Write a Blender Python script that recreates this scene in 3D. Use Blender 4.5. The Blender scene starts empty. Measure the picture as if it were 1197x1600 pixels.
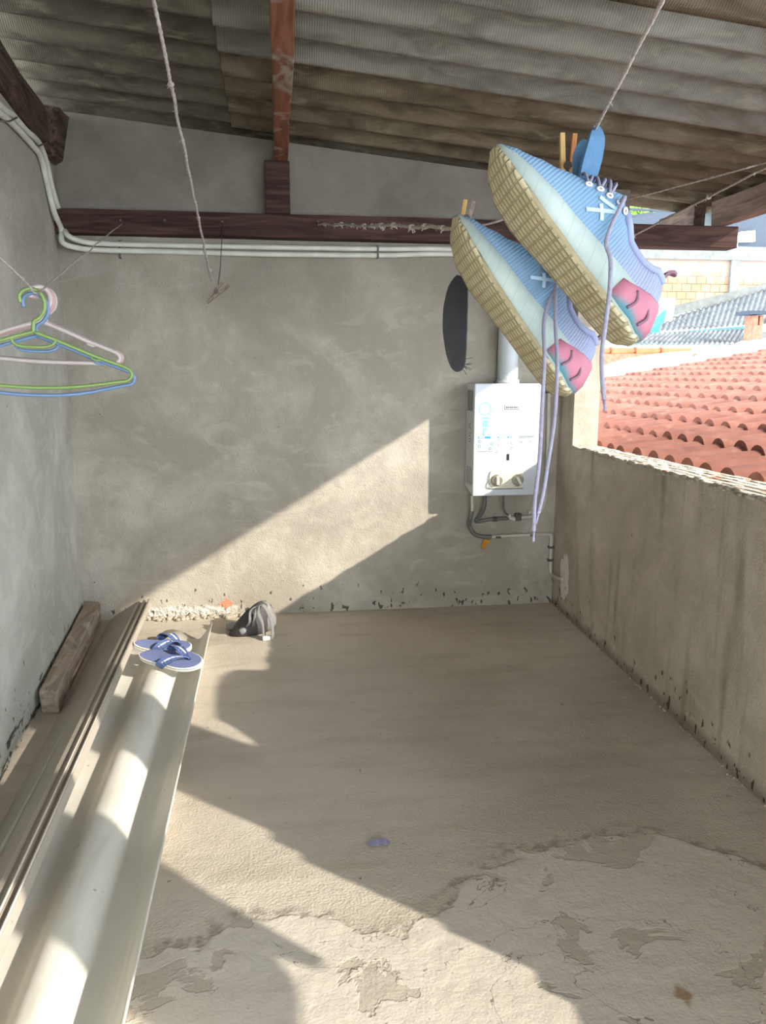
import bpy, bmesh, math, random
from mathutils import Vector, Matrix, noise
random.seed(7)
C = bpy.context.scene.collection
R = math.radians

# ------------------------------------------------------------------ camera, world, sun, exposure
CAM = Vector((0, 0, 1.232)); PITCH = R(10); YAW = R(7.6); FPX = 1200.0
cd = bpy.data.cameras.new('camera'); cam = bpy.data.objects.new('camera', cd); C.objects.link(cam)
cam.location = CAM; cam.rotation_euler = (R(90) - PITCH, 0, -YAW)
cd.sensor_fit = 'VERTICAL'; cd.sensor_height = 24; cd.lens = 24 * FPX / 1600; cd.clip_start = 0.02; cd.clip_end = 200
bpy.context.scene.camera = cam
W = bpy.data.worlds.new('sky'); bpy.context.scene.world = W; W.use_nodes = True
bg = W.node_tree.nodes['Background']; bg.inputs[0].default_value = (0.80, 0.90, 1.0, 1); bg.inputs[1].default_value = 4.4
_t = W.node_tree; _tc = _t.nodes.new('ShaderNodeTexCoord'); _sx = _t.nodes.new('ShaderNodeSeparateXYZ'); _mr = _t.nodes.new('ShaderNodeMapRange')
_t.links.new(_tc.outputs['Generated'], _sx.inputs[0]); _t.links.new(_sx.outputs[2], _mr.inputs[0])
for _i, _q in enumerate((0, .6, 6.6, 3.0)): _mr.inputs[_i + 1].default_value = _q
_t.links.new(_mr.outputs[0], bg.inputs[1])
SUNL = Vector((-1, .88, -.61)).normalized()
sd = bpy.data.lights.new('sun', 'SUN'); sun = bpy.data.objects.new('sun', sd); C.objects.link(sun)
sd.energy = 4.6; sd.angle = R(.6); sd.color = (1, .93, .82)
sun.rotation_euler = SUNL.to_track_quat('-Z', 'Y').to_euler(); sun.location = (4, -3, 5)
vs = bpy.context.scene.view_settings
vs.view_transform = 'Standard'; vs.look = 'None'; vs.gamma = 1; vs.use_curve_mapping = False; vs.exposure = 0.52

# rays of the measured sight lines, used to read real positions off the surfaces they meet
_F = Vector((math.sin(YAW) * math.cos(PITCH), math.cos(YAW) * math.cos(PITCH), -math.sin(PITCH)))
_R = Vector((math.cos(YAW), -math.sin(YAW), 0)); _D = -_R.cross(_F)
def ray(x, y): return _F + _R * ((x - 598.5) / FPX) + _D * ((y - 800) / FPX)
def onY(x, y, Y): r = ray(x, y); return CAM + r * (Y / r.y)
def onX(x, y, X): r = ray(x, y); return CAM + r * (X / r.x)
def onZ(x, y, Z=0): r = ray(x, y); return CAM + r * ((Z - CAM.z) / r.z)
def atd(x, y, d): return CAM + ray(x, y) * d

# ------------------------------------------------------------------ materials
def lin(c):
    return tuple((v / 12.92 if v <= .04045 else ((v + .055) / 1.055) ** 2.4) for v in c)
def col(h): return lin(tuple(int(h[i:i + 2], 16) / 255 for i in (0, 2, 4))) + (1,)
class NT:
    def __init__(s, name, rough=.85, spec=.2):
        s.m = bpy.data.materials.new(name); s.m.use_nodes = True; s.t = s.m.node_tree; s.b = s.t.nodes['Principled BSDF']
        s.b.inputs['Roughness'].default_value = rough; s.b.inputs['Specular IOR Level'].default_value = spec
        s.co = s.t.nodes.new('ShaderNodeNewGeometry').outputs['Position']
        s.ob = s.t.nodes.new('ShaderNodeTexCoord').outputs['Object']
    def l(s, a, b): s.t.links.new(a, b)
    def put(s, sock, v):
        if hasattr(v, 'is_output'): s.l(v, sock)
        elif v is not None: sock.default_value = v
    def map(s, v, scale=(1, 1, 1), loc=(0, 0, 0)):
        n = s.t.nodes.new('ShaderNodeMapping'); s.l(v, n.inputs[0]); n.inputs['Scale'].default_value = scale; n.inputs['Location'].default_value = loc; return n.outputs[0]
    def noise(s, sc, det=4, vec=None, dist=0, rough=.55):
        n = s.t.nodes.new('ShaderNodeTexNoise'); n.inputs['Scale'].default_value = sc; n.inputs['Detail'].default_value = det
        n.inputs['Distortion'].default_value = dist; n.inputs['Roughness'].default_value = rough; s.l(vec or s.co, n.inputs['Vector']); return n.outputs['Fac']
    def wave(s, sc, axis='X', dist=0, vec=None):
        n = s.t.nodes.new('ShaderNodeTexWave'); n.bands_direction = axis; n.inputs['Scale'].default_value = sc; n.inputs['Distortion'].default_value = dist
        s.l(vec or s.co, n.inputs['Vector']); return n.outputs['Fac']
    def vor(s, sc, feat='F1', vec=None):
        n = s.t.nodes.new('ShaderNodeTexVoronoi'); n.feature = feat; n.inputs['Scale'].default_value = sc; s.l(vec or s.co, n.inputs['Vector']); return n.outputs['Distance']
    def ramp(s, v, a, b, lo=0., hi=1.):
        n = s.t.nodes.new('ShaderNodeMapRange'); n.clamp = True; s.l(v, n.inputs[0])
        for i, q in enumerate((a, b, lo, hi)): n.inputs[i + 1].default_value = q
        return n.outputs[0]
    def mth(s, op, a, b=None):
        n = s.t.nodes.new('ShaderNodeMath'); n.operation = op; s.put(n.inputs[0], a); s.put(n.inputs[1], b); return n.outputs[0]
    def mix(s, f, a, b):
        n = s.t.nodes.new('ShaderNodeMix'); n.data_type = 'RGBA'; s.put(n.inputs[0], f); s.put(n.inputs[6], a); s.put(n.inputs[7], b); return n.outputs[2]
    def sep(s, v=None):
        n = s.t.nodes.new('ShaderNodeSeparateXYZ'); s.l(v or s.co, n.inputs[0]); return n.outputs
    def bump(s, h, st=.3, d=.01):
        n = s.t.nodes.new('ShaderNodeBump'); n.inputs['Strength'].default_value = st; n.inputs['Distance'].default_value = d; s.l(h, n.inputs['Height']); s.l(n.outputs[0], s.b.inputs['Normal'])
    def base(s, c): s.put(s.b.inputs['Base Color'], c); return s.m

def plain(name, h, rough=.7, spec=.3, var=.12, sc=14, bump=0, metal=0):
    n = NT(name, rough, spec); c = col(h); d = tuple(v * (1 - var) for v in c[:3]) + (1,); e = tuple(min(1, v * (1 + var)) for v in c[:3]) + (1,)
    f = n.noise(sc, 4, n.ob)
    if bump: n.bump(n.noise(sc * 8, 3, n.ob), bump, .004)
    n.b.inputs['Metallic'].default_value = metal
    return n.base(n.mix(n.ramp(f, .3, .7), d, e))

def plaster(name, base_h, dark_h, light_h, kind):
    n = NT(name, .93, .12)
    big = n.noise(1.5, 7, dist=.8, rough=.62); mid = n.noise(7, 7, rough=.65); fine = n.noise(60, 4); x, y, z = n.sep()[:3]
    c = n.mix(n.ramp(big, .40, .60), col(dark_h), col(light_h)); c = n.mix(n.ramp(mid, .42, .62, 0, .6), c, col(dark_h)); c = n.mix(.3, c, col(base_h))
    trow = n.noise(3.2, 3, n.map(n.co, (1.2, 1.2, 2.6)), dist=1.6)
    c = n.mix(n.ramp(trow, .56, .64, 0, .28), c, col(light_h))
    c = n.mix(n.ramp(fine, .62, .74, 0, .35), c, col(dark_h))
    hgt = n.mth('ADD', n.mth('MULTIPLY', n.noise(130, 3), .5), n.mth('MULTIPLY', n.noise(22, 5), .8))
    spots = n.noise(34, 3, n.map(n.co, (1, 1, .55)))
    low = n.ramp(z, .02, .26, 1, 0)
    sp = n.ramp(n.mth('MULTIPLY', spots, n.mth('ADD', n.mth('MULTIPLY', low, .20), .90)), .66, .68, 0, .85)
    if kind == 'back':
        up = n.ramp(z, 1.75, 2.05)                                     # darker, mottled brown strip above the beam
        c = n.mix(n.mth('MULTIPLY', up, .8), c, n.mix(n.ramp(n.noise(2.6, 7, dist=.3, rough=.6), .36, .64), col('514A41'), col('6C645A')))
        c = n.mix(n.mth('MULTIPLY', n.mth('MULTIPLY', n.ramp(z, 1.2, 1.8), n.ramp(z, 1.88, 1.98, 1, 0)), n.ramp(n.noise(1.7, 4), .35, .6, .4, .9)), c, col('7D7669'))  # roof shade painted into the wall below the beam, broken up by noise
        # broken plaster band along the foot of the wall, with a bare brick patch
        band = n.mth('MULTIPLY', n.ramp(n.mth('ADD', z, n.mth('MULTIPLY', n.noise(18, 3), .06)), .075, .09, 1, 0), n.mth('MULTIPLY', n.ramp(x, -.82, -.74), n.ramp(x, -.30, -.20, 1, 0)))
        c = n.mix(n.mth('MULTIPLY', band, n.ramp(n.noise(50, 3), .35, .55, .2, .9)), c, col('D9D2C6'))
        hgt = n.mth('ADD', hgt, n.mth('MULTIPLY', n.mth('MULTIPLY', band, n.noise(45, 4)), 6))
        dx = n.mth('ABSOLUTE', n.mth('ADD', x, .30)); dz = n.mth('ABSOLUTE', n.mth('SUBTRACT', z, .062))
        br = n.ramp(n.mth('ADD', n.mth('ADD', dx, n.mth('MULTIPLY', dz, 1.1)), n.mth('MULTIPLY', n.noise(30, 2), .05)), .058, .062, 1, 0)
        bc = n.mix(n.ramp(n.wave(60, 'Z', 1), .3, .6), col('B86A4A'), col('D59A7C')); c = n.mix(br, c, bc)
        cr = n.mth('ABSOLUTE', n.mth('SUBTRACT', n.noise(2.3, 5, n.map(n.co, (1, 1, .7), (3.1, 0, 1.7)), dist=.5), .5))
        c = n.mix(n.mth('MULTIPLY', n.ramp(cr, .0006, .0018, 1, 0), n.ramp(n.noise(1.9, 2), .56, .62, 0, .22)), c, col('5A544B'))
    if kind == 'left':
        cr = n.ramp(n.mth('MULTIPLY', n.noise(9, 4, n.map(n.co, (1, .6, 2.4))), n.ramp(z, .0, .24, 1.35, .7)), .68, .72, 0, .9)
        c = n.mix(cr, c, col('3E3A34')); c = n.mix(n.mth('MULTIPLY', n.ramp(z, 1.3, 2.2), .75), c, col('857D70'))  # second mix darkens the wall upwards: painted shade under the roof
    if kind == 'right':
        dx = n.mth('SUBTRACT', y, 3.74); dz = n.mth('MULTIPLY', n.mth('SUBTRACT', z, .20), .55)
        r2 = n.mth('ADD', n.mth('SQRT', n.mth('ADD', n.mth('MULTIPLY', dx, dx), n.mth('MULTIPLY', dz, dz))), n.mth('MULTIPLY', n.noise(16, 4), .06))
        c = n.mix(n.ramp(r2, .095, .100, 1, 0), c, col('E8E5DC'))     # white filler patch round the pipe
        st = n.noise(2.6, 4, n.map(n.co, (1, 4, .5)))
        c = n.mix(n.ramp(st, .55, .72, 0, .5), c, col('6B6356'))
        c = n.mix(n.ramp(n.mth('ADD', z, n.mth('MULTIPLY', n.noise(11, 4), .06)), .05, .09, .55, 0), c, col('5B554A'))
    c = n.mix(sp, c, col('3A3631'))
    n.bump(hgt, .55, .012)
    return n.base(c)

def floor_mat():
    n = NT('floor_screed', .9, .15); x, y, z = n.sep()[:3]
    big = n.noise(1.3, 6, dist=.7); c = n.mix(n.ramp(big, .33, .68), col('BCB0A0'), col('CEC3B3'))
    # streaks where the trowel ran, and darker area by the parapet
    c = n.mix(n.ramp(n.noise(4, 5, n.map(n.co, (.6, 2.2, 1))), .5, .68, 0, .35), c, col('A0947F'))
    par_dark = n.mth('MULTIPLY', n.ramp(x, .3, 1.1), n.mth('MULTIPLY', n.ramp(y, 3.2, 2.6), n.ramp(n.noise(1.8, 4), .3, .6, .3, 1)))
    c = n.mix(n.mth('MULTIPLY', par_dark, .42), c, col('76695A'))
    # newer, smoother screed with a ragged rim
    dx = n.mth('MULTIPLY', n.mth('SUBTRACT', x, .80), 1.0); dy = n.mth('MULTIPLY', n.mth('SUBTRACT', y, 1.05), .88)
    rr = n.mth('SQRT', n.mth('ADD', n.mth('MULTIPLY', dx, dx), n.mth('MULTIPLY', dy, dy)))
    e1 = n.mth('ADD', rr, n.mth('MULTIPLY', n.mth('SUBTRACT', n.noise(3.2, 5), .5), .35))
    d2x = n.mth('MULTIPLY', n.mth('ADD', x, .05), .55); d2y = n.mth('SUBTRACT', y, 1.20)
    r2 = n.mth('ADD', n.mth('SQRT', n.mth('ADD', n.mth('MULTIPLY', d2x, d2x), n.mth('MULTIPLY', d2y, d2y))), n.mth('MULTIPLY', n.mth('SUBTRACT', n.noise(3.5, 5), .5), .4))
    e = n.mth('MINIMUM', n.mth('SUBTRACT', e1, .66), n.mth('SUBTRACT', r2, .36))
    ins = n.ramp(e, -.004, .004, 1, 0)
    c = n.mix(n.mth('MULTIPLY', ins, .5), c, col('D6CDBF'))
    rim = n.mth('MULTIPLY', n.ramp(n.mth('ABSOLUTE', n.mth('SUBTRACT', e, .014)), .0, .035, 1, 0), n.ramp(n.noise(26, 3), .45, .6))
    c = n.mix(n.mth('MULTIPLY', rim, .55), c, col('6B6053'))
    bits = n.mth('MULTIPLY', n.ramp(n.mth('ABSOLUTE', n.mth('SUBTRACT', e, .03)), .02, .045, 1, 0), n.ramp(n.noise(17, 1), .64, .66))
    c = n.mix(bits, c, col('B9AE9C'))
    # flaked patches inside
    fl = n.mth('MULTIPLY', ins, n.ramp(n.noise(4.2, 6, dist=.6), .57, .585))
    c = n.mix(n.mth('MULTIPLY', fl, .45), c, col('9A8E7C'))
    rust = n.mth('MULTIPLY', n.ramp(n.mth('ADD', n.mth('ABSOLUTE', n.mth('SUBTRACT', x, .78)), n.mth('ADD', n.mth('ABSOLUTE', n.mth('SUBTRACT', y, 1.27)), n.mth('MULTIPLY', n.noise(40), .04))), .035, .05, 1, 0), .75)
    c = n.mix(rust, c, col('8F6A42'))
    cr = n.mth('ABSOLUTE', n.mth('SUBTRACT', n.noise(2.1, 6, n.map(n.co, (1, 1.3, 1), (1.7, 4.2, 0)), dist=.4), .5))
    c = n.mix(n.mth('MULTIPLY', n.mth('MULTIPLY', n.ramp(cr, .0006, .002, 1, 0), ins), .7), c, col('5E5448'))
    c = n.mix(n.ramp(n.noise(38, 3), .71, .735, 0, .6), c, col('5E5448'))
    h = n.mth('ADD', n.mth('MULTIPLY', n.noise(140, 3), n.ramp(ins, 0, 1, .55, .2)), n.mth('MULTIPLY', n.noise(18, 5), .9))
    h = n.mth('ADD', h, n.mth('ADD', n.mth('MULTIPLY', ins, .55), n.mth('MULTIPLY', fl, -.3)))
    n.bump(h, .5, .012)
    return n.base(c)

def fibro(name, a, b, moss):
    n = NT(name, .95, .08)
    c = n.mix(n.ramp(n.noise(3, 5, n.map(n.co, (.5, 3, 1))), .35, .65), col(a), col(b))
    c = n.mix(n.ramp(n.noise(6, 6, n.map(n.co, (.6, 2.4, 1)), dist=1), .42, .66, 0, .8), c, col(moss))
    c = n.mix(n.ramp(n.noise(11, 5, n.map(n.co, (.7, 3, 1)), dist=.5), .55, .72, 0, .45), c, col('8E866F'))
    c = n.mix(n.ramp(n.wave(38, 'X', 1.5), .3, .8, 0, .2), c, col('4A4439'))
    n.bump(n.mth('ADD', n.wave(38, 'X', 1.5), n.mth('MULTIPLY', n.noise(70), .8)), .35, .004)
    return n.base(c)

def wood(name, a, b, sc=(30, 3, 30), bump=.4, blot=None):
    n = NT(name, .85, .15)
    g = n.noise(1, 6, n.map(n.co, sc), dist=1.2)
    c = n.mix(n.ramp(g, .35, .65), col(a), col(b))
    if blot: c = n.mix(n.ramp(n.noise(7, 4, n.map(n.co, (1, .7, 1)), dist=1), .52, .62, 0, .8), c, col(blot))
    n.bump(g, bump, .004); return n.base(c)

M = {}
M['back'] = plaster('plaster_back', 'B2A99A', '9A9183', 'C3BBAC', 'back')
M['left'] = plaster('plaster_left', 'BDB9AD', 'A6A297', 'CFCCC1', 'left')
M['right'] = plaster('plaster_right', 'BCB1A1', 'A49A89', 'CBC1B1', 'right')
M['floor'] = floor_mat()
M['fib_a'] = fibro('fibre_cement_brown', '544D42', '6B6456', '3A3429')
M['fib_b'] = fibro('fibre_cement_grey', '6F6B62', '817D73', '5B564B')
M['fib_c'] = fibro('fibre_cement_mossy', '574C3D', '726755', '3B3224')
M['beam'] = wood('beam_wood', '30221F', '503A33', (2.5, 30, 30))
M['rafter'] = wood('rafter_wood', '5E3A2C', '80543F', (30, 3, 30), .5, '8F857A')
M['darkwood'] = wood('dark_wood', '2F2620', '5C4A3D', (30, 4, 30))
M['eavewood'] = wood('eave_wood', '53443A', '80695A', (30, 3, 30), .5, '6E5B4C')
M['timber'] = wood('timber_wood', '867666', 'AC9A88', (30, 3, 30), .4, 'BCAD9C')
M['conduit'] = plain('conduit_pvc', 'C3C2B4', .5, .4)
M['clip'] = plain('clip_metal', '54504A', .5, .4)
M['white'] = plain('enamel_white', 'CDD1D4', .35, .5, .02)
M['cream'] = plain('cream_plastic', 'D6D0BC', .4, .4, .03)
M['flue'] = plain('flue_metal', 'BFC3C4', .45, .5, .05)
M['knob'] = plain('knob_chrome', 'A39A88', .3, .5, .1, metal=.5)
M['knobw'] = plain('knob_grip', 'D8D3C6', .35, .5)
M['slot'] = plain('slot_black', '2A2826', .8)
M['grey'] = plain('print_grey', '5E6264', .6)
M['cyan'] = plain('print_cyan', '2E93B4', .6)
M['teal'] = plain('print_teal', '3F8A84', .6)
M['pale'] = plain('print_pale_teal', '86C4C0', .6)
M['hose'] = plain('hose_grey', '6E6C68', .4, .5, .15, 60, .4)
M['pvc'] = plain('pvc_pipe', 'C9C1B4', .55)
M['orange'] = plain('tape_orange', 'C98A2C', .6)
M['rope'] = plain('rope_white', 'B9ADA8', .95, .05, .25, 90, .8)
M['twine'] = plain('twine_fuzzy', 'AFA59C', .95, .05, .25, 120, .8)
M['wire'] = plain('black_wire', '2A2725', .6)
M['peg'] = wood('clothespin_wood', 'B08A55', 'C9A673', (60, 60, 12), .2)
M['pegr'] = wood('clothespin_wood_red', '9E6440', 'B07C55', (60, 60, 12), .2)
M['pegg'] = wood('clothespin_weathered', '6E5F55', '93867A', (60, 60, 60), .3)
M['spring'] = plain('spring_metal', '5A4A40', .5, .5, metal=.5)
M['lace'] = plain('lace_lilac', '9E9AAC', .9, .1, .12, 200, .6)
M['tan'] = None
M['insole'] = plain('insole_black', '3C3B3D', .9, .1, .1, 60)
M['green'] = plain('hanger_green', '78904F', .4, .5, .05)
M['pinkw'] = plain('hanger_pink_white', 'BCAFAA', .4, .5, .05)
M['pink'] = plain('hanger_pink', 'C89A98', .4, .5, .05)
M['blueh'] = plain('hanger_blue', '6783A6', .4, .5, .05)
M['flop'] = plain('flop_blue', '6F779C', .85, .15, .07, 40, .3)
M['flopw'] = plain('flop_white_rubber', 'E4DFD0', .7, .2, .06)
M['strap'] = plain('flop_strap_blue', '566792', .8, .2, .08)
M['flopd'] = plain('flop_lining_dark', '2F3347', .8, .2, .08)
M['flopg'] = plain('flop_stripe_grey', '7F96A6', .8, .2, .05)
M['bag'] = plain('bag_grey', '8A8886', .45, .4, .18, 25, .4)
M['bagd'] = plain('bag_dark', '4A4849', .6, .3, .2, 25, .4)
M['bagl'] = plain('bag_binding', '82807E', .5, .4, .1)
M['clear'] = plain('buckle_clear', 'C9C8C2', .3, .5)
M['gutter'] = plain('gutter_metal', '7E9194', .45, .4, .06)
M['bluep'] = plain('blue_paint', '3F86B8', .7)
M['whitep'] = plain('white_paint', 'F2F1EC', .8, .2, .04)
M['conc'] = plain('raw_concrete', '6C6D69', .95, .1, .2, 9, .6)
M['greyp'] = plain('dark_grey_render', '3F464F', .8, .2, .05)
M['chim'] = plain('chimney_brick', 'A86A55', .9, .1, .3, 20, .5)
M['leaf'] = plain('tree_leaf', '7FAE3A', .6, .3, .35, 3)
M['bark'] = plain('tree_bark', '5A4A38', .9)
M['cloth'] = plain('caster_towel', 'B9C2C8', .95, .05, .1, 6)
M['rug'] = plain('caster_rug', '8C6F66', .95, .05, .3, 10)
M['scrap'] = plain('scrap_lilac', '8D88A0', .7)
M['debris'] = plain('mortar_crumbs', 'AFA595', .95, .1, .25, 30, .6)

def tarp():
    n = NT('tarp_plastic', .5, .4); return n.base(n.mix(n.ramp(n.noise(3.5, 4, dist=1), .48, .56), col('E8EEF4'), col('8FB8E0')))
M['tarp'] = tarp()
def tilem():
    n = NT('clay_tiles', .9, .1)
    c = n.mix(n.ramp(n.noise(7, 5), .3, .7), col('86574A'), col('A06F60'))
    c = n.mix(n.ramp(n.noise(2.2, 5, dist=.6), .5, .68, 0, .6), c, col('684943'))
    c = n.mix(n.ramp(n.noise(14, 3), .6, .75, 0, .5), c, col('AC8678')); n.bump(n.noise(60), .3, .004); return n.base(c)
M['tile'] = tilem()
def brickm():
    n = NT('hollow_brick', .92, .1)
    v = n.t.nodes.new('ShaderNodeCombineXYZ'); x, y, z = n.sep()[:3]; n.l(x, v.inputs[0]); n.l(z, v.inputs[1])
    b = n.t.nodes.new('ShaderNodeTexBrick'); n.l(v.outputs[0], b.inputs['Vector']); b.inputs['Scale'].default_value = 1
    b.inputs['Brick Width'].default_value = .19; b.inputs['Row Height'].default_value = .14; b.inputs['Mortar Size'].default_value = .006
    b.inputs['Color1'].default_value = col('907860'); b.inputs['Color2'].default_value = col('83694F'); b.inputs['Mortar'].default_value = col('453830')
    c = n.mix(n.ramp(n.mth('ADD', z, n.mth('MULTIPLY', n.noise(2.5, 4), .7)), 3.3, 3.6, 0, .7), b.outputs['Color'], col('96857C'))
    c = n.mix(n.ramp(n.wave(22, 'Z'), .75, .95, 0, .3), c, col('A8785C'))
    c = n.mix(n.ramp(n.noise(3.2, 3), .6, .68, 0, .6), c, col('D2775C'))
    return n.base(c)
M['brick'] = brickm()
def farroof():
    n = NT('old_fibre_cement', .95, .1)
    c = n.mix(n.ramp(n.noise(4, 6), .35, .65), col('5E6062'), col('7E8080')); c = n.mix(n.ramp(n.noise(24, 4), .5, .65, 0, .5), c, col('4E4E4E')); n.bump(n.noise(60), .5, .01); return n.base(c)
M['farroof'] = farroof()
def sheetm(nm, a, b, s):
    n = NT(nm, .55, .3)
    c = n.mix(n.ramp(n.noise(2.5, 5), .35, .65), col(a), col(b))
    c = n.mix(n.ramp(n.noise(6, 5, n.map(n.co, (3, .5, 1)), dist=.5), .56, .7, 0, .4), c, col(s))
    c = n.mix(n.ramp(n.noise(34, 2), .74, .76, 0, .5), c, col('6A6050')); n.bump(n.noise(40), .12, .004); return n.base(c)
M['sheet'] = sheetm('cream_sheet', 'DAD5C8', 'E6E2D6', 'C6BCA8')
M['board'] = sheetm('brown_sheet', 'ABA091', 'BAAFA1', 'C4BAAC')
M['boardl'] = sheetm('pale_rim', 'C2B8A9', 'D0C6B8', 'A59A8A')

# ------------------------------------------------------------------ mesh helpers
class MB:
    def __init__(s): s.v = []; s.f = []; s.sm = []
    def add(s, vs, fs, sm=False):
        o = len(s.v); s.v += [Vector(q) for q in vs]; s.f += [tuple(i + o for i in q) for q in fs]; s.sm += [sm] * len(fs); return s
    def box(s, a, b, M_=None):
        x0, y0, z0 = a; x1, y1, z1 = b
        p = [Vector(q) for q in ((x0,y0,z0),(x1,y0,z0),(x1,y1,z0),(x0,y1,z0),(x0,y0,z1),(x1,y0,z1),(x1,y1,z1),(x0,y1,z1))]
        if M_: p = [M_ @ q for q in p]
        return s.add(p, [(0,3,2,1),(4,5,6,7),(0,1,5,4),(1,2,6,5),(2,3,7,6),(3,0,4,7)])
    def hexa(s, p): return s.add(p, [(0,3,2,1),(4,5,6,7),(0,1,5,4),(1,2,6,5),(2,3,7,6),(3,0,4,7)])
    def loft(s, rings, closed=True, cap=True, sm=True):
        n = len(rings[0]); vs = [p for r in rings for p in r]; fs = []
        for i in range(len(rings) - 1):
            for j in range(n if closed else n - 1):
                k = (j + 1) % n; fs.append((i*n+j, i*n+k, (i+1)*n+k, (i+1)*n+j))
        o = len(s.f); s.add(vs, fs, sm)
        if cap and closed:
            b = len(s.v) - len(vs)
            s.f.append(tuple(b + j for j in range(n))[::-1]); s.f.append(tuple(b + (len(rings)-1)*n + j for j in range(n))); s.sm += [False, False]
        return s
    def tube(s, pts, r, n=8, cap=True):
        pts = [Vector(p) for p in pts]; rings = []; up = None
        for i, p in enumerate(pts):
            t = (pts[min(i+1, len(pts)-1)] - pts[max(i-1, 0)]); t = t.normalized() if t.length > 1e-9 else Vector((0,0,1))
            if up is None: up = t.orthogonal().normalized()
            up = (up - t * up.dot(t)); up = up.normalized() if up.length > 1e-6 else t.orthogonal().normalized()
            w = t.cross(up); rr = r[i] if isinstance(r, (list, tuple)) else r
            rings.append([p + (up * math.cos(a) + w * math.sin(a)) * rr for a in (2*math.pi*k/n for k in range(n))])
        return s.loft(rings, True, cap)
    def ribbon(s, pts, w, th, wd):      # flat strap: width direction wd
        pts = [Vector(p) for p in pts]; rings = []
        for i, p in enumerate(pts):
            t = (pts[min(i+1, len(pts)-1)] - pts[max(i-1, 0)]).normalized(); d = Vector(wd[i] if isinstance(wd, list) else wd)
            d = (d - t * d.dot(t)).normalized(); q = t.cross(d); ww = w[i] if isinstance(w, list) else w
            rings.append([p + d*ww/2 + q*th/2, p - d*ww/2 + q*th/2, p - d*ww/2 - q*th/2, p + d*ww/2 - q*th/2])
        return s.loft(rings, True, True, False)
    def build(s, name, mat, parent=None, loc=None, bevel=0):
        me = bpy.data.meshes.new(name); org = Vector((0, 0, 0))
        if parent is not None:
            q = parent
            while q is not None: org = org + q.location; q = q.parent
            vs = [v - org for v in s.v]; L = Vector((0, 0, 0))
        else:
            if loc is None:
                xs = [v.x for v in s.v]; ys = [v.y for v in s.v]; zs = [v.z for v in s.v]
                loc = ((min(xs)+max(xs))/2, (min(ys)+max(ys))/2, min(zs))
            L = Vector(loc); vs = [v - L for v in s.v]
        me.from_pydata([tuple(v) for v in vs], [], s.f); me.materials.append(mat)
        me.polygons.foreach_set('use_smooth', s.sm); me.update()
        bm = bmesh.new(); bm.from_mesh(me); bmesh.ops.recalc_face_normals(bm, faces=bm.faces); bm.to_mesh(me); bm.free()
        o = bpy.data.objects.new(name, me); o.location = L; C.objects.link(o)
        if parent is not None: o.parent = parent
        if bevel:
            m = o.modifiers.new('bevel', 'BEVEL'); m.width = bevel; m.segments = 2; m.limit_method = 'ANGLE'
        return o
def tag(o, label, cat, group=None):
    o['label'] = label; o['category'] = cat
    if group: o['group'] = group
    return o
def thing(name, loc, label, cat, group=None):
    o = bpy.data.objects.new(name, None); o.empty_display_size = .05; o.location = loc; C.objects.link(o); return tag(o, label, cat, group)
def struct(o): o['kind'] = 'structure'; return o
def cr(pts, n=6):                      # Catmull-Rom through points
    pts = [Vector(p) for p in pts]; P = [pts[0]] + pts + [pts[-1]]; out = []
    for i in range(1, len(P) - 2):
        a, b, c, d = P[i-1], P[i], P[i+1], P[i+2]
        for k in range(n):
            t = k / n; out.append(.5 * ((2*b) + (c-a)*t + (2*a-5*b+4*c-d)*t*t + (3*b-a-3*c+d)*t**3))
    out.append(pts[-1]); return out
def sub(p, q, n): return [Vector(p).lerp(Vector(q), i/n) for i in range(n+1)]
def sphere(c, r, n=10, m=6, sq=(1,1,1)):
    c = Vector(c); rings = []
    for i in range(m + 1):
        a = math.pi * i / m; rr = max(math.sin(a), .02)
        rings.append([c + Vector((math.cos(2*math.pi*j/n)*rr*r*sq[0], math.sin(2*math.pi*j/n)*rr*r*sq[1], -math.cos(a)*r*sq[2])) for j in range(n)])
    return rings

# ------------------------------------------------------------------ the setting
DW = 3.94                                              # back wall face
def roofz(x): return 2.35 - .095 * x
def lwx(y): return -1.012 + (3.94 - y) * .0805         # left wall face
def rwx(y): return 1.465 - (3.94 - y) * .043           # parapet face
def onL(px, py):
    r = ray(px, py); t = (-1.012 + 3.94 * .0805) / (r.x + .0805 * r.y); return CAM + r * t
def onRW(px, py):
    r = ray(px, py); t = (1.465 - 3.94 * .043) / (r.x - .043 * r.y); return CAM + r * t
ZT = .885; XO = 1.585                                   # parapet height and outer face

struct(MB().add([(-3, -2.2, 0), (1.75, -2.2, 0), (1.75, 4.3, 0), (-3, 4.3, 0), (-3,-2.2,-.15), (1.75,-2.2,-.15), (1.75,4.3,-.15), (-3,4.3,-.15)],
     [(0,1,2,3),(7,6,5,4),(0,4,5,1),(1,5,6,2),(2,6,7,3),(3,7,4,0)]).build('floor', M['floor']))
# back wall: full face up to the roof slope, ends right of the pier with the block under the roof
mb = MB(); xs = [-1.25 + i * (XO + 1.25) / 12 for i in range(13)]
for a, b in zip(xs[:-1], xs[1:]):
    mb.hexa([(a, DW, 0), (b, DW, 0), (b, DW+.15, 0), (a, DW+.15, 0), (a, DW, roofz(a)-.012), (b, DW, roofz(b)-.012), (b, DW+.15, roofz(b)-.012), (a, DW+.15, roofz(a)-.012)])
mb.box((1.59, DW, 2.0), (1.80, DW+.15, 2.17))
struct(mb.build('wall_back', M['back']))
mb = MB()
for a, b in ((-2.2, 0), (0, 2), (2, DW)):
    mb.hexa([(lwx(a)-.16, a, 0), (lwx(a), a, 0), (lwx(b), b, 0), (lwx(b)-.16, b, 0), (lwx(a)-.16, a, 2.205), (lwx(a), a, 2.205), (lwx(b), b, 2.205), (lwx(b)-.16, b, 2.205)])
struct(mb.build('wall_left', M['left']))
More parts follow.
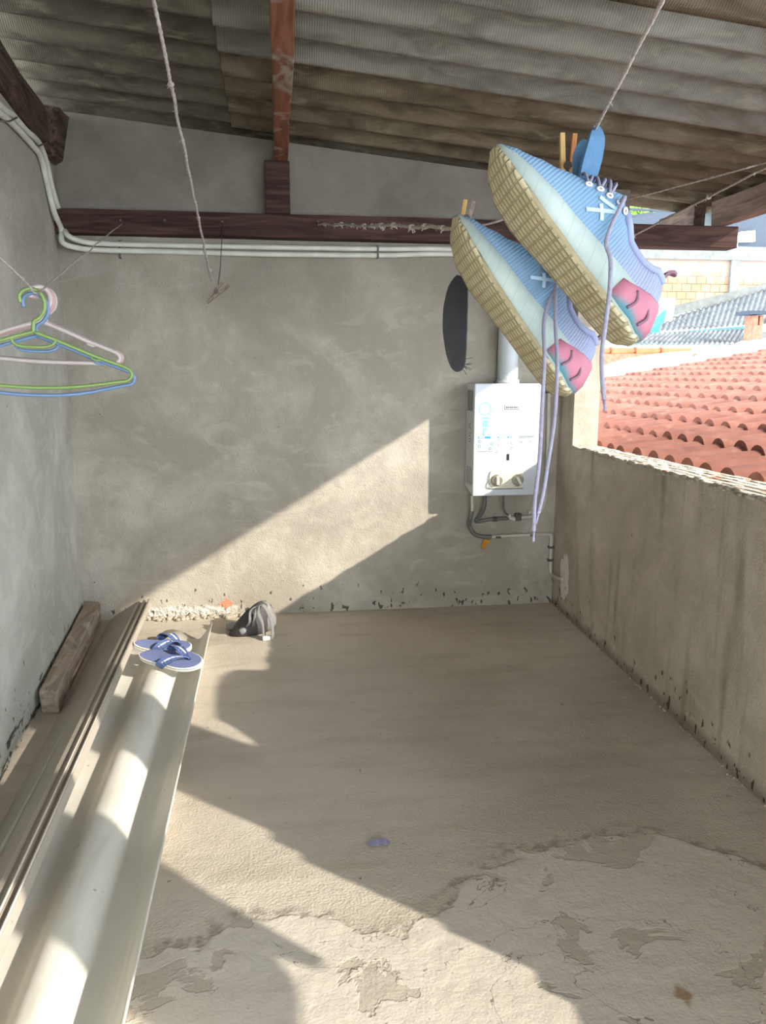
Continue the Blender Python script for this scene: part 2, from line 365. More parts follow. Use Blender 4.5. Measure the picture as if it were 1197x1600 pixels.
# right wall: parapet, low ledge behind the photographer, pier at the back and pier beyond the frame
def rseg(mb, a, b, z, n=1, jag=0):
    for i in range(n):
        p = a + (b-a)*i/n; q = a + (b-a)*(i+1)/n
        j = [random.uniform(-jag, jag) for _ in range(2)]
        mb.hexa([(rwx(p), p, 0), (XO, p, 0), (XO, q, 0), (rwx(q), q, 0), (rwx(p), p, z), (XO, p, z), (XO, q, z), (rwx(q), q, z)])
mb = MB(); rseg(mb, -2.2, .60, .47); rseg(mb, .60, .65, .50); rseg(mb, .65, .672, .60); rseg(mb, .672, .70, .79); rseg(mb, .70, .74, .84); rseg(mb, .965, 3.70, ZT)
mb.hexa([(rwx(3.7), 3.70, 0), (XO, 3.70, 0), (XO, DW, 0), (rwx(DW), DW, 0), (rwx(3.7), 3.70, 1.90), (XO, 3.70, 1.90), (XO, DW, 1.90), (rwx(DW), DW, 1.90)])
rseg(mb, .74, .965, 2.16)
wr = struct(mb.build('wall_right', M['right']))
# broken brick and mortar rim on top of the parapet
mb = MB(); n = 90
for i in range(n):
    y = 1.0 + (3.69 - 1.0) * i / n; x0 = rwx(y)
    for k in range(5):
        xx = x0 + k * (XO - x0 - .03) / 4 + random.uniform(-.004, .004); L = random.uniform(.03, .09)
        mb.box((xx, y, ZT), (xx + .026, y + L, ZT + random.uniform(.001, .005)), Matrix.Rotation(0, 4, 'Z'))
def rimm():
    n = NT('broken_brick_rim', .95, .1); return n.base(n.mix(n.ramp(n.noise(30, 3, n.map(n.co, (2, .35, 1))), .56, .62), col('D2CBBC'), col('B08468')))
mb.build('trim_1', rimm(), wr)
# ragged lower lip of mortar
mb = MB()
for i in range(130):
    y = random.uniform(1.2, 3.69); r = random.uniform(.004, .011)
    mb.loft(sphere((rwx(y), y, ZT - random.uniform(-.004, .008)), r, 6, 4, (1, random.uniform(1.5, 3.5), .8)))
mb.build('trim_2', M['debris'], wr)

# ------------------------------------------------------------------ roof sheets
PIT = .205; Y0 = 3.103 + .02
def sheet(x0, x1, y0, y1, lift, mat, name='corrugated_roof_sheet', nx=10, slope=roofz, A=.030, pit=PIT):
    ny = int((y1 - y0) / pit * 12); mb = MB(); T = .007; top = []; bot = []
    for i in range(nx + 1):
        x = x0 + (x1-x0)*i/nx; a = []; b = []
        for j in range(ny + 1):
            y = y0 + (y1-y0)*j/ny; u = (y - Y0) / pit; w = math.cos(2*math.pi*u); w = w - .22 * math.cos(4*math.pi*u)
            z = slope(x) + A + w * A + lift; a.append((x, y, z + T)); b.append((x, y, z))
        top.append(a); bot.append(b)
    m = ny + 1; vs = [p for r in top for p in r] + [p for r in bot for p in r]; o = (nx+1) * m; fs = []
    for i in range(nx):
        for j in range(ny): fs += [(i*m+j, (i+1)*m+j, (i+1)*m+j+1, i*m+j+1), (o+i*m+j, o+i*m+j+1, o+(i+1)*m+j+1, o+(i+1)*m+j)]
    mb.add(vs, fs, True); fs = []
    for j in range(ny): fs += [(j, j+1, o+j+1, o+j), (nx*m+j, o+nx*m+j, o+nx*m+j+1, nx*m+j+1)]
    for i in range(nx): fs += [(i*m, o+i*m, o+(i+1)*m, (i+1)*m), (i*m+ny, (i+1)*m+ny, o+(i+1)*m+ny, o+i*m+ny)]
    mb.add([], []); b0 = 0
    mb.f += fs; mb.sm += [False] * len(fs)
    return mb.build(name, mat)
ys = [Y0 - .09 + .82 * k for k in range(-6, 3)]
rl = ['mossy brown corrugated fibre-cement roof sheet right of the rafter, nearest the back wall', 'pale grey corrugated fibre-cement roof sheet right of the rafter, one in from the back wall']
ll = ['dark corrugated fibre-cement roof sheet left of the rafter, nearest the back wall', 'yellow-stained corrugated fibre-cement roof sheet left of the rafter, one in from the back wall']
mats_r = {0: 'fib_c', 1: 'fib_b', 2: 'fib_c'}; mats_l = {0: 'fib_a', 1: 'fib_a', 2: 'fib_b'}
yr = [2.27, 1.45, .63, -.19, -1.01, -1.83]
bounds = [(3.06, 4.40), (2.30, 3.10), (1.45, 2.34), (.60, 1.49), (-.25, .64), (-1.1, -.21), (-2.0, -1.06)]
ORD = ['first', 'second', 'third', 'fourth', 'fifth', 'sixth', 'seventh']
for k, (a, b) in enumerate(bounds):
    lift = .0 if k % 2 == 0 else .009
    SIDE = 'right'; o = sheet(-.19, 2.43, a, b, lift, M[('fib_c', 'fib_b', 'fib_c')[k % 3]], nx=14)
    if k < 2: tag(o, rl[k], 'roof sheet')
    elif k == 2: tag(o, 'dark mossy corrugated roof sheet right of the rafter at the top of the photo', 'roof sheet')
    else: tag(o, 'corrugated roof sheet %s of the rafter, %s row out from the back wall' % (SIDE, ORD[k]), 'roof sheet', 'roof sheets over the near terrace')
    SIDE = 'left'; o = sheet(-1.35, -.03, a, b if k else 4.12, .018 + lift, M[('fib_a', 'fib_a', 'fib_a')[k % 3]], nx=8)
    if k < 2: tag(o, ll[k], 'roof sheet')
    elif k == 2: tag(o, 'brown corrugated roof sheet left of the rafter at the top of the photo', 'roof sheet')
    else: tag(o, 'corrugated roof sheet %s of the rafter, %s row out from the back wall' % (SIDE, ORD[k]), 'roof sheet', 'roof sheets over the near terrace')

def beambox(name, a, b, mat, label, cat='beam', w=.004, bv=.004, nseg=8, axis=1):
    mb = MB(); rings = []
    for i in range(nseg + 1):
        t = i / nseg; r = []
        for (u, v) in ((0,0),(1,0),(1,1),(0,1)):
            j = lambda: random.uniform(-w, w)
            if axis == 1: r.append(Vector((a[0]+(b[0]-a[0])*u + j(), a[1]+(b[1]-a[1])*t, a[2]+(b[2]-a[2])*v + j())))
            else: r.append(Vector((a[0]+(b[0]-a[0])*t, a[1]+(b[1]-a[1])*u + j()*.5, a[2]+(b[2]-a[2])*v + j()*.5)))
        rings.append(r)
    mb.loft(rings, True, True, False); return tag(mb.build(name, mat, bevel=bv), label, cat)
beambox('wall_beam', (-1.005, 3.862, 1.885), (2.36, DW + .02, 1.992), M['beam'], 'long dark reddish wooden beam running level across the back wall above the pipes', axis=0, nseg=16, w=.003)
rf = beambox('rafter', (.0, -2, 2.232), (.068, 3.905, 2.338), M['rafter'], 'reddish brown rafter with grey blotches running under the roof toward the back wall', 'rafter', nseg=20)
beambox('rafter_post', (-.045, 3.868, 1.994), (.072, DW - .001, 2.232), M['beam'], 'short dark wooden post standing on the wall beam and carrying the rafter', 'post', nseg=4, axis=0, w=.002)
beambox('eave_beam', (2.24, -2, 1.994), (2.31, 3.93, 2.118), M['eavewood'], 'weathered brown eave beam resting on the right end of the wall beam', nseg=24, w=.006)
beambox('eave_beam', (2.17, 3.97, 2.0), (2.235, 4.36, 2.115), M['darkwood'], 'short dark beam end behind the wall beam, left of the weathered eave beam', nseg=6, w=.003)
mb = MB(); rings = []
for i in range(27):
    y = -2 + 5.86*i/26; x = lwx(y); j = lambda: random.uniform(-.010, .010)
    rings.append([Vector((x-.10, y, 2.205)), Vector((x+.012+j(), y, 2.205+j())), Vector((x+.012+j(), y, 2.30+j())), Vector((x+.004+j(), y, 2.40)), Vector((x-.10, y, 2.40))])
mb.loft(rings, True, True, False); tag(mb.build('left_wall_plate', M['darkwood']), 'rough dark timber under the roof along the top of the left wall', 'beam')
mb = MB(); mb.hexa([(-1.0, 3.80, 2.19), (-.965, 3.80, 2.20), (-.965, 3.93, 2.21), (-1.0, 3.93, 2.19), (-1.0, 3.80, 2.41), (-.935, 3.80, 2.40), (-.925, 3.93, 2.40), (-1.0, 3.93, 2.41)])
tag(mb.build('wood_wedge', M['darkwood']), 'small jagged dark wood wedge in the upper left corner beside the plate', 'wedge')
# gutter at the eave
mb = MB(); prof = [(2.34, 2.11), (2.34, 2.05), (2.36, 2.04), (2.45, 2.04), (2.47, 2.055), (2.47, 2.10)]
rings = []
for y in (-2, 0, 2, 4.45):
    rings.append([Vector((x, y, z)) for x, z in prof] + [Vector((x + .003 if x < 2.4 else x - .003, y, z + .003)) for x, z in prof[::-1]])
mb.loft(rings, True, True, False)
tag(mb.build('roof_gutter', M['gutter']), 'pale blue-grey metal gutter hanging along the roof edge at the far right', 'gutter')

# ------------------------------------------------------------------ conduits with clips
def conduit(pts, label):
    t = thing('electrical_conduit', pts[0], label, 'conduit')
    MB().tube(cr(pts, 8), .0125, 10).build('pipe', M['conduit'], t); return t
Yc = DW - .018
def P1(px, py): return onY(px, py, Yc)
def PL(px, py, o=.014): p = onL(px, py); return p + Vector((o, 0, 0))
c1 = [(1.44, Yc, 1.858)] + [P1(700, 389), P1(590, 389), P1(400, 386), P1(250, 383), onY(165, 381, 3.90), onY(128, 377, 3.85), onY(104, 366, 3.84), PL(90, 345, .03), PL(82, 320, .02), PL(74, 285), PL(66, 250), PL(54, 222), PL(34, 203), PL(14, 181), PL(0, 171), PL(-60, 118)]
c2 = [(1.44, Yc, 1.832)] + [P1(700, 397), P1(590, 399), P1(400, 397), P1(250, 393), onY(165, 391, 3.90), onY(125, 388, 3.86), onY(98, 379, 3.83), PL(85, 357, .03), PL(77, 330, .02), PL(68, 285), PL(58, 245), PL(45, 227), PL(26, 206), PL(10, 190), PL(0, 182), PL(-60, 135)]
A = conduit(c1, 'upper of the two pale plastic conduits running under the wall beam')
B = conduit(c2, 'lower of the two pale plastic conduits running under the wall beam')
for px in (188, 590):
    a = P1(px, 376 if px < 300 else 384); b = P1(px, 402)
    MB().ribbon([a + Vector((0, .014, .004)), a + Vector((0, -.014, .0)), b + Vector((0, -.014, -.0)), b + Vector((0, .014, -.004))], .010, .003, (1, 0, 0)).build('clip', M['clip'], A)
for px, py in ((60, 225), (12, 186)):
    a = PL(px - 14, py + 3, .002); b = PL(px - 2, py - 6, .03)
    MB().tube([a, PL(px-10, py+3, .028), PL(px+2, py-3, .028), PL(px+4, py-6, .002)], .003, 6).build('clip', M['clip'], A)

# ------------------------------------------------------------------ heater
HX0, HX1, HY0, HZ0, HZ1 = .962, 1.315, 3.765, .632, 1.198
ht = thing('gas_water_heater', ((HX0+HX1)/2, DW, HZ0), 'white wall-mounted gas water heater with two knobs beside the right corner', 'water heater')
MB().hexa([(HX0, HY0, HZ0), (HX1, HY0, HZ0), (HX1, DW-.002, HZ0+.03), (HX0, DW-.002, HZ0+.03), (HX0, HY0, HZ1), (HX1, HY0, HZ1), (HX1, DW-.002, HZ1), (HX0, DW-.002, HZ1)]).build('casing', M['white'], ht, bevel=.006)
sx = HX0 - .0006
for k in range(5):
    y = HY0 + .035 + k * .024
    MB().hexa([(sx, y, 1.06), (sx+.002, y, 1.06), (sx+.002, y+.010, 1.06), (sx, y+.010, 1.06), (sx, y, 1.165), (sx+.002, y, 1.165), (sx+.002, y+.010, 1.165), (sx, y+.010, 1.165)]).build('vent_slot', M['slot'], ht)
for k in range(5):
    y = HY0 + .028 + k * .024
    MB().box((sx, y, .685), (sx+.002, y+.007, .775)).build('vent_slot', M['grey'], ht)
mb = MB()                                              # the letters LC and small print on the side
def bar(mb, y, z, w, h): mb.box((sx, y, z), (sx+.0015, y+w, z+h))
y = HY0 + .085
bar(mb, y+.022, .972, .004, .026); bar(mb, y+.010, .972, .012, .004)
mb.build('side_letter', M['grey'], ht); mb = MB(); bar(mb, y-.006, .972, .004, .026); bar(mb, y-.018, .972, .014, .004); bar(mb, y-.018, .994, .014, .004)
mb.build('side_letter', M['grey'], ht); mb = MB()
for k in range(4): bar(mb, HY0+.06+(k%2)*.01, .945 - k*.014, .03, .004)
mb.build('side_print', M['grey'], ht)
fy = HY0 - .0005
def fb(mb, u, v, w, h, d=.0008): mb.box((HX0+u, fy-d, HZ1-v-h), (HX0+u+w, fy+.001, HZ1-v))
def ring(mb, u, v, r, t, a0=0, a1=360, sy=1, d=.0008):
    N = 28; vs = []
    for i in range(N+1):
        a = R(a0 + (a1-a0)*i/N)
        for rr in (r, r-t): vs.append((HX0+u+math.cos(a)*rr, fy-d, HZ1-v+math.sin(a)*rr*sy))
    mb.add(vs, [(2*i, 2*i+1, 2*i+3, 2*i+2) for i in range(N)])
mb = MB(); ring(mb, .054, .125, .034, .006, 20, 380); ring(mb, .054, .125, .022, .002, 30, 250); fb(mb, .041, .165, .034, .012); fb(mb, .044, .182, .028, .034); fb(mb, .046, .22, .010, .04); fb(mb, .058, .218, .006, .02)
mb.build('shower_decal', M['pale'], ht)
mb = MB(); fb(mb, .155, .105, .0025, .024); fb(mb, .155, .127, .075, .003); mb.build('logo_rule', M['slot'], ht)
mb = MB()
for k in range(9): fb(mb, .162 + k*.0075, .113 + (k % 3)*.001, .005, .010 - (k % 3)*.002)
mb.build('logo_print', M['grey'], ht)
def pill(mb, u, v, w, h):
    fb(mb, u, v, w, h)
for q in ((.022, .262, .078, .011), (.124, .262, .072, .009)):
    mb = MB(); fb(mb, *q); mb.build('cyan_band', M['cyan'], ht)
for q in ((.026, .264, .03, .006, .0014), (.128, .264, .045, .005, .0014), (.086, .262, .012, .011, .0014), (.182, .262, .008, .009, .0014)):
    mb = MB(); fb(mb, *q); mb.build('band_text', M['white'], ht)
mb = MB(); fb(mb, .234, .262, .078, .0015); fb(mb, .234, .271, .078, .0015); fb(mb, .234, .262, .0015, .010); fb(mb, .3105, .262, .0015, .010); mb.build('outlined_band', M['grey'], ht)
mb = MB(); ring(mb, .330, .267, .004, .0015); mb.build('grey_icon', M['grey'], ht)
mb = MB(); fb(mb, .335, .195, .004, .003); fb(mb, .343, .195, .004, .003); mb.build('dots', M['grey'], ht)
mb = MB()
for k in range(9): fb(mb, .240 + k*.0075, .2655, .005, .003)
mb.build('small_print', M['grey'], ht)
for (u, v) in ((.030, .287), (.030, .311), (.094, .300), (.085, .324)):
    mb = MB(); ring(mb, u, v, .0075, .003); mb.build('teal_icon', M['teal'], ht)
for (u, v) in ((.127, .283), (.198, .298), (.197, .325), (.124, .342), (.128, .309)):
    mb = MB(); ring(mb, u, v, .007, .0018, 30, 330); mb.build('grey_icon', M['grey'], ht)
for (u, v) in ((.245, .290), (.294, .290)):
    mb = MB(); ring(mb, u, v, .007, .002, 120, 420); mb.build('grey_icon', M['grey'], ht)
mb = MB(); fb(mb, .018, .337, .084, .002); mb.build('printed_rule', M['grey'], ht)
mb = MB(); fb(mb, .238, .312, .03, .0015); mb.build('printed_rule', M['grey'], ht)
mb = MB(); fb(mb, .018, .252, .084, .001)
mb.build('printed_rule', M['grey'], ht)
MB().box((HX0+.172, fy-.001, HZ1-.385), (HX0+.186, fy+.002, HZ1-.352)).build('flame_window', M['slot'], ht)
# knob plate and knobs
mb = MB(); mb.box((HX0+.085, fy-.003, HZ1-.527), (HX0+.262, fy+.002, HZ1-.445)); mb.build('knob_plate', M['cream'], ht, bevel=.002)
mb = MB(); pts = [(HX0+.09, fy-.004, HZ1-.440), (HX0+.081, fy-.004, HZ1-.465), (HX0+.078, fy-.004, HZ1-.490), (HX0+.083, fy-.004, HZ1-.527), (HX0+.262, fy-.004, HZ1-.529)]
mb.tube(cr(pts, 4), .0015, 6); fb(mb, .215, .516, .028, .002, .004); fb(mb, .165, .482, .004, .002, .004); fb(mb, .188, .482, .004, .002, .004); mb.build('plate_outline', M['grey'], ht)
for u, ang in ((.123, 88), (.233, 60)):
    kc = Vector((HX0+u, fy-.003, HZ1-.485)); mb = MB(); rings = []
    for r, d in ((.030, 0), (.030, .006), (.027, .012), (.024, .013)): rings.append([kc + Vector((math.cos(a)*r, -d, math.sin(a)*r)) for a in (2*math.pi*i/28 for i in range(28))])
    k = mb.loft(rings).build('knob', M['knob'], ht)
    m = Matrix.Translation(kc) @ Matrix.Rotation(R(ang), 4, 'Y')
    MB().box((-.022, -.026, -.007), (.022, -.012, .007), m).build('knob_grip', M['knobw'], k, bevel=.003)
# flue pipe, with collar and elbow into the wall
fl = MB(); fp = cr([(1.155, 3.855, HZ1), (1.155, 3.855, 1.45), (1.155, 3.855, 1.66), (1.155, 3.875, 1.73), (1.155, 3.90, 1.755), (1.155, DW, 1.76)], 6)
fl.tube(fp, .052, 20); fl.build('flue_pipe', M['flue'], ht)
MB().tube([(1.155, 3.855, HZ1-.002), (1.155, 3.855, HZ1+.018)], .060, 20).build('flue_collar', M['flue'], ht)
rg = MB(); rg.tube([(HX0+.10, HY0+.012, HZ1+.006) , (HX0+.11, HY0+.01, HZ1+.014), (HX0+.12, HY0+.012, HZ1+.006), (HX0+.11, HY0+.012, HZ1-.001), (HX0+.10, HY0+.012, HZ1+.006)], .002, 6); rg.build('hook_ring', M['slot'], ht)
# a thin wire hanging to the heater's ring
wp = cr([(HX0+.11, HY0+.012, HZ1+.012), (HX0+.115, HY0+.02, 1.35), (HX0+.14, 3.85, 1.6), (HX0+.14, 3.862, 1.88)], 6)
tag(MB().tube(wp, .0015, 5).build('hanging_wire', M['wire']), 'thin dark wire hanging from the beam to the ring on top of the water heater', 'wire')
# pipes under and beside the heater
Yp = DW - .016
def W(px, py, o=0): return onY(px, py, Yp - o)
def pipe(name, segs, label, cat):
    pts0 = segs[0][1][0]; t = thing(name, pts0, label, cat)
    for nm, pts, r, mt in segs: MB().tube(cr(pts, 6), r, 10).build(nm, M[mt], t)
    return t
g = pipe('water_pipe', [('metal_tail', [W(738, 774, .06), W(738, 790, .06), W(738, 800, .05)], .008, 'conduit'),
    ('flexible_hose', [W(738, 798, .05), W(735, 812, .035), W(734, 822, .01), W(740, 833, 0), (W(750, 838)), W(768, 839)], .011, 'hose'),
    ('straight_pipe', [W(765, 839), W(800, 837), W(856, 835), W(861, 838), W(861, 848), W(860, 890), W(863, 896), onRW(873, 902) + Vector((-.014, 0, 0)), onRW(880, 905) + Vector((-.002, 0, 0))], .0095, 'pvc')],
    'grey hose and pale pipe running below the water heater to the right corner and down', 'pipe')
for p in (W(861, 855), W(860, 875), W(778, 839), W(832, 836)): MB().box(p - Vector((.014, .012, .006)), p + Vector((.014, .014, .006))).build('pipe_clip', M['clip'], g)
pipe('hot_water_hose', [('flexible_hose', [W(757, 774, .07), W(757, 790, .06), W(752, 803, .03), W(744, 814, .0), W(752, 814), W(770, 811), W(795, 810)], .010, 'hose'),
    ('coupling', [W(770, 811), W(776, 811)], .013, 'clip')], 'short dark flexible hose curling under the left half of the water heater', 'hose')
v = pipe('gas_pipe', [('metal_tail', [W(787, 774, .06), W(787, 790, .05), W(789, 800, .02), W(796, 806)], .005, 'hose'),
    ('valve_body', [W(796, 803), W(797, 809), W(806, 811)], .012, 'pvc'),
    ('bent_pipe', [W(800, 810), W(815, 809), W(832, 806), W(846, 797), W(851, 784), W(853, 765), W(856, 700), W(858, 620), W(859, 596)], .011, 'pvc')],
    'pale pipe bending up the wall along the right side of the water heater', 'pipe')
MB().box(W(806, 812) - Vector((.006, .016, .004)), W(812, 803) + Vector((.006, .01, .004))).build('valve_handle', M['clip'], v)
MB().box(W(827, 800) - Vector((.008, .012, .008)), W(827, 800) + Vector((.008, .012, .008))).build('pipe_clip', M['conduit'], v)
MB().box(W(859, 613) - Vector((.02, .012, .004)), W(859, 613) + Vector((.02, .012, .004))).build('pipe_clip', M['clip'], v)
mb = MB(); p = W(757, 848); d = W(753, 857)
mb.ribbon([W(764, 843, .002), W(760, 846, .008), W(757, 850, .004), W(755, 855, .009), W(753, 858, .005)], [.022, .034, .026, .024, .008], .003, [(1,0,.3)]*5)
tag(mb.build('orange_tape', M['orange']), 'scrap of orange tape stuck to the wall under the grey hose', 'tape')

# ------------------------------------------------------------------ nails, strings and ropes
def rope(name, pts, r, mat, label, knots=(), fuzz=0, n=8, seg=8, cat='rope', tw=True):
    P = cr(pts, seg); t = thing(name, P[0], label, cat)
    mb = MB(); rr = [r * (1 + (.16 * math.sin(i * 2.1) if tw else 0)) for i in range(len(P))]; mb.tube(P, rr, n)
    for i in range(fuzz):
        k = random.randrange(1, len(P)-1); p = P[k].lerp(P[k-1], random.random()); L = r * random.uniform(1.1, 2.6)
        d = Vector((random.uniform(-1,1), random.uniform(-1,1), random.uniform(-1,1))).normalized() * L
        mb.tube([p, p + d*.6, p + d + Vector((0,0,-L*.3))], r*.25, 4)
    mb.build('cord', mat, t)
    for k, s in knots:
        p = P[int(k * (len(P)-1))]; kb = MB(); kb.loft(sphere(p, r*s, 8, 6, (1.2, 1, .9)))
        for j in range(3):
            d = Vector((random.uniform(-1,1), random.uniform(-.5,.5), random.uniform(-1.6,.2))).normalized() * r * s * 3; kb.tube([p, p+d*.6], r*.3, 5)
        kb.build('knot', mat, t)
    return t
# the long line at the left, from the roof near the camera to the wooden peg
pegp = onY(338, 455, 3.70); top = onY(232, -40, 1.55); rend = onY(330, 438, 3.70)
def dense(a, b, n, sag=0, jit=.002):
    out = []
    for i in range(n+1):
        t = i/n; p = Vector(a).lerp(Vector(b), t); p.z -= sag * 4*t*(1-t); p += Vector((random.uniform(-jit, jit), 0, random.uniform(-jit, jit))) * (0 if i in (0, n) else 1); out.append(p)
    return out
rope('clothesline', [top] + dense(onY(240, 0, 1.72), rend, 26, .0, .0015), .0042, M['rope'], 'whitish knotted rope slanting down from the roof at left to a wooden peg', ((.19, 1.7), (.33, 1.2), (.62, 1.3), (.80, 1.4), (.93, 1.8)), 26, n=7)
pg = thing('rope_peg', pegp, 'weathered wooden clothespin tied at the lower end of the left rope', 'clothespin')
m = Matrix.Translation(onY(338, 456, 3.70)) @ Matrix.Rotation(R(-38), 4, 'Y')
MB().box((-.066, -.010, -.018), (.066, .010, -.006), m).build('peg_arm', M['pegg'], pg, bevel=.001)
MB().box((-.052, -.010, .002), (.050, .010, .013), m @ Matrix.Rotation(R(-8), 4, 'Y')).build('peg_arm', M['pegg'], pg, bevel=.001)
mb = MB(); mb.tube([m @ Vector((0, -.013, 0)), m @ Vector((0, .013, 0))], .010, 8); mb.build('spring', M['spring'], pg)
n2 = onY(348, 352, 3.86)
tag(MB().tube(cr([n2, onY(346, 385, 3.84), onY(344, 420, 3.76), onY(340, 452, 3.70)], 6), .0018, 5).build('tie_wire', M['wire']), 'thin black wire tying the wooden peg back to a nail in the beam', 'wire')
def nail(px, py, label, s=1):
    p = onY(px, py, 3.86); t = MB(); t.tube([p + Vector((0, .02, 0)), p + Vector((0, -.022*s, .006))], .0028, 6); t.tube([p + Vector((0, -.022*s, .006)), p + Vector((0, -.025*s, .007))], .006, 8)
    return tag(t.build('nail', M['clip']), label, 'nail')
nail(190, 348, 'nail in the beam holding the end of the hanger line'); nail(258, 347, 'bare bright nail in the beam between the left rope and the hanger line nail', .6)
nail(348, 350, 'nail in the beam holding the black tie wire'); nail(497, 350, 'nail in the beam where the frayed twine starts'); nail(680, 362, 'nail in the beam nearest the insole')
# hanger line
hk = atd(58, 458, 1.6)
rope('hanger_line', [atd(-60, 340, 1.35), atd(0, 403, 1.48)] + dense(atd(4, 407, 1.49), hk, 5) + dense(hk, onY(190, 350, 3.86), 12)[1:], .0022, M['twine'], 'thin knotted twine slanting to the beam and carrying the plastic hangers', ((.05, 2), (.25, 1.6), (.62, 1.7), (.8, 1.4)), 14, n=6)
# frayed twine from nail to the shoes
tw_end = atd(727, 357, 1.12)
rope('frayed_twine', dense(onY(497, 350, 3.85), tw_end, 22, .0, .003), .0035, M['twine'], 'frayed knotted twine running along the beam to the shoes', ((.12, 2.2), (.3, 1.8), (.38, 2.4), (.5, 1.6), (.6, 1.9), (.66, 1.8), (.72, 2.0), (.78, 1.8), (.85, 1.8), (.9, 1.6), (.95, 1.5)), 90, n=6)
# main shoe line: roof near the camera -> pegs -> back beam
sA = atd(916, 230, .93); 
rope('shoe_line', [atd(1050, -40, .50), atd(1036, 0, .53)] + dense(atd(1030, 12, .545), sA, 10, 0, .0006) + [atd(900, 262, .98), atd(860, 310, 1.02), atd(780, 345, 1.07), tw_end], .0016, M['rope'], 'lilac-white rope dropping from the roof at the upper right to the pegged shoe', (), 18, n=7)
rope('right_line', dense(onY(858, 338, 3.84), onX(1197, 254, 1.75), 14, .01, .001) + [onX(1290, 232, 1.65)], .0036, M['twine'], 'upper thin rope crossing under the roof at right with a reddish peg stub', ((.5, 1.4),), 8, n=6)
rope('right_line', dense(onY(984, 371, 3.85), onX(1197, 262, 1.72), 14, 0, .001) + [onX(1300, 210, 1.60)], .0046, M['twine'], 'lower thicker rope rising from the wall beam to the right edge with two knots', ((.04, 2.6), (.62, 2.2)), 16, n=6)
nail(984, 371, 'nail in the beam where the lower right rope is tied')

# ------------------------------------------------------------------ coat hangers
def hanger(c, mat, label, rot=0, s=1.0, tilt=0, bar_bow=.010, inner=True):
    """c = hook top point; plane perpendicular to the view"""
    t = thing('coat_hanger', c, label, 'coat hanger', 'plastic hangers on the line')
    m = Matrix.Translation(c) @ Matrix.Rotation(R(rot), 4, 'Z') @ Matrix.Rotation(R(tilt), 4, 'Y') @ Matrix.Scale(s, 4)
    r = (.0038 if inner else .0056) * s
    hookp = [(-.020, 0, -.022), (-.021, 0, -.008), (-.012, 0, .003), (.002, 0, .006), (.016, 0, 0), (.024, 0, -.014), (.024, 0, -.034), (.014, 0, -.050), (.004, 0, -.057), (.002, 0, -.068), (.002, 0, -.080)]
    MB().tube([m @ Vector(p) for p in cr(hookp, 4)], r*1.05, 8).build('hook', mat, t)
    fr = [(.002, 0, -.078), (.05, 0, -.095), (.11, 0, -.119), (.165, 0, -.138), (.184, 0, -.146), (.190, 0, -.158), (.183, 0, -.169), (.165, 0, -.173), (.08, 0, -.176 - bar_bow), (.002, 0, -.178 - bar_bow*1.2), (-.08, 0, -.176 - bar_bow), (-.165, 0, -.173), (-.183, 0, -.169), (-.190, 0, -.158), (-.184, 0, -.146), (-.165, 0, -.138), (-.11, 0, -.119), (-.05, 0, -.095), (.002, 0, -.078)]
    MB().tube([m @ Vector(p) for p in cr(fr, 4)], r, 8).build('frame', mat, t)
    if inner:
        MB().tube([m @ Vector(p) for p in cr([(-.040, 0, -.092), (-.034, 0, -.104), (-.018, 0, -.108), (.016, 0, -.108), (.036, 0, -.103), (.044, 0, -.092)], 4)], r*.8, 8).build('tie_bar', mat, t)
    for sg in (1, -1):
        MB().tube([m @ Vector((sg*x, 0, z)) for x, z in ((.108, -.118), (.112, -.127), (.122, -.131), (.132, -.127))], r*.65, 6).build('strap_notch', mat, t)
    return t
hw = ray(58, 455); yaw = math.degrees(-math.atan2(hw.x, hw.y))
hanger(atd(48, 456, 1.62), M['green'], 'lime green plastic coat hanger, nearest on the line', yaw - 4, 1.05, 2)
hanger(atd(53, 463, 1.655), M['blueh'], 'blue plastic coat hanger hanging just behind the green one', yaw - 3, 1.07, 2, bar_bow=.016)
PKG = ((62, 458, 1.92, 'pinkw', 'pale pinkish-white plastic coat hanger directly behind the blue one'), (66, 460, 1.95, 'pinkw', 'pale pinkish-white plastic coat hanger, middle of the three pale ones'), (70, 461, 1.98, 'pinkw', 'pale pinkish-white plastic coat hanger, rearmost on the line'))
for i, (a, b, d, mt, lb) in enumerate(PKG): hanger(atd(a, b - 6, d), M['pink' if i == 1 else mt], lb, yaw + 2 + i, 1.0, 3, bar_bow=0, inner=False).scale = (1, 1, 1)

# ------------------------------------------------------------------ shoes
def ribbed(name, a, b):
    n = NT(name, .85, .15); x, y, z = n.sep(n.ob)[:3]
    return n
def sole_mat():
    n = NT('outsole_rubber', .75, .25); at = n.t.nodes.new('ShaderNodeAttribute'); at.attribute_name = 'uvw'
    s = n.sep(at.outputs['Vector'])
    u, v = s[0], s[1]
    g1 = n.mth('SINE', n.mth('MULTIPLY', n.mth('ADD', v, n.mth('MULTIPLY', n.mth('SINE', n.mth('MULTIPLY', u, 24)), .0045)), 760))
    g2 = n.mth('SINE', n.mth('MULTIPLY', u, 520))
    gr = n.mth('MAXIMUM', n.ramp(g1, .35, .85), n.mth('MULTIPLY', n.ramp(g2, .7, .95), .6))
    c = n.mix(n.ramp(n.noise(30, 4, at.outputs['Vector']), .35, .65), col('A89D7C'), col('B9AF92'))
    c = n.mix(n.mth('MULTIPLY', gr, .62), c, col('77694A'))
    n.bump(n.mth('MULTIPLY', gr, -1), .8, .003); return n.base(c)
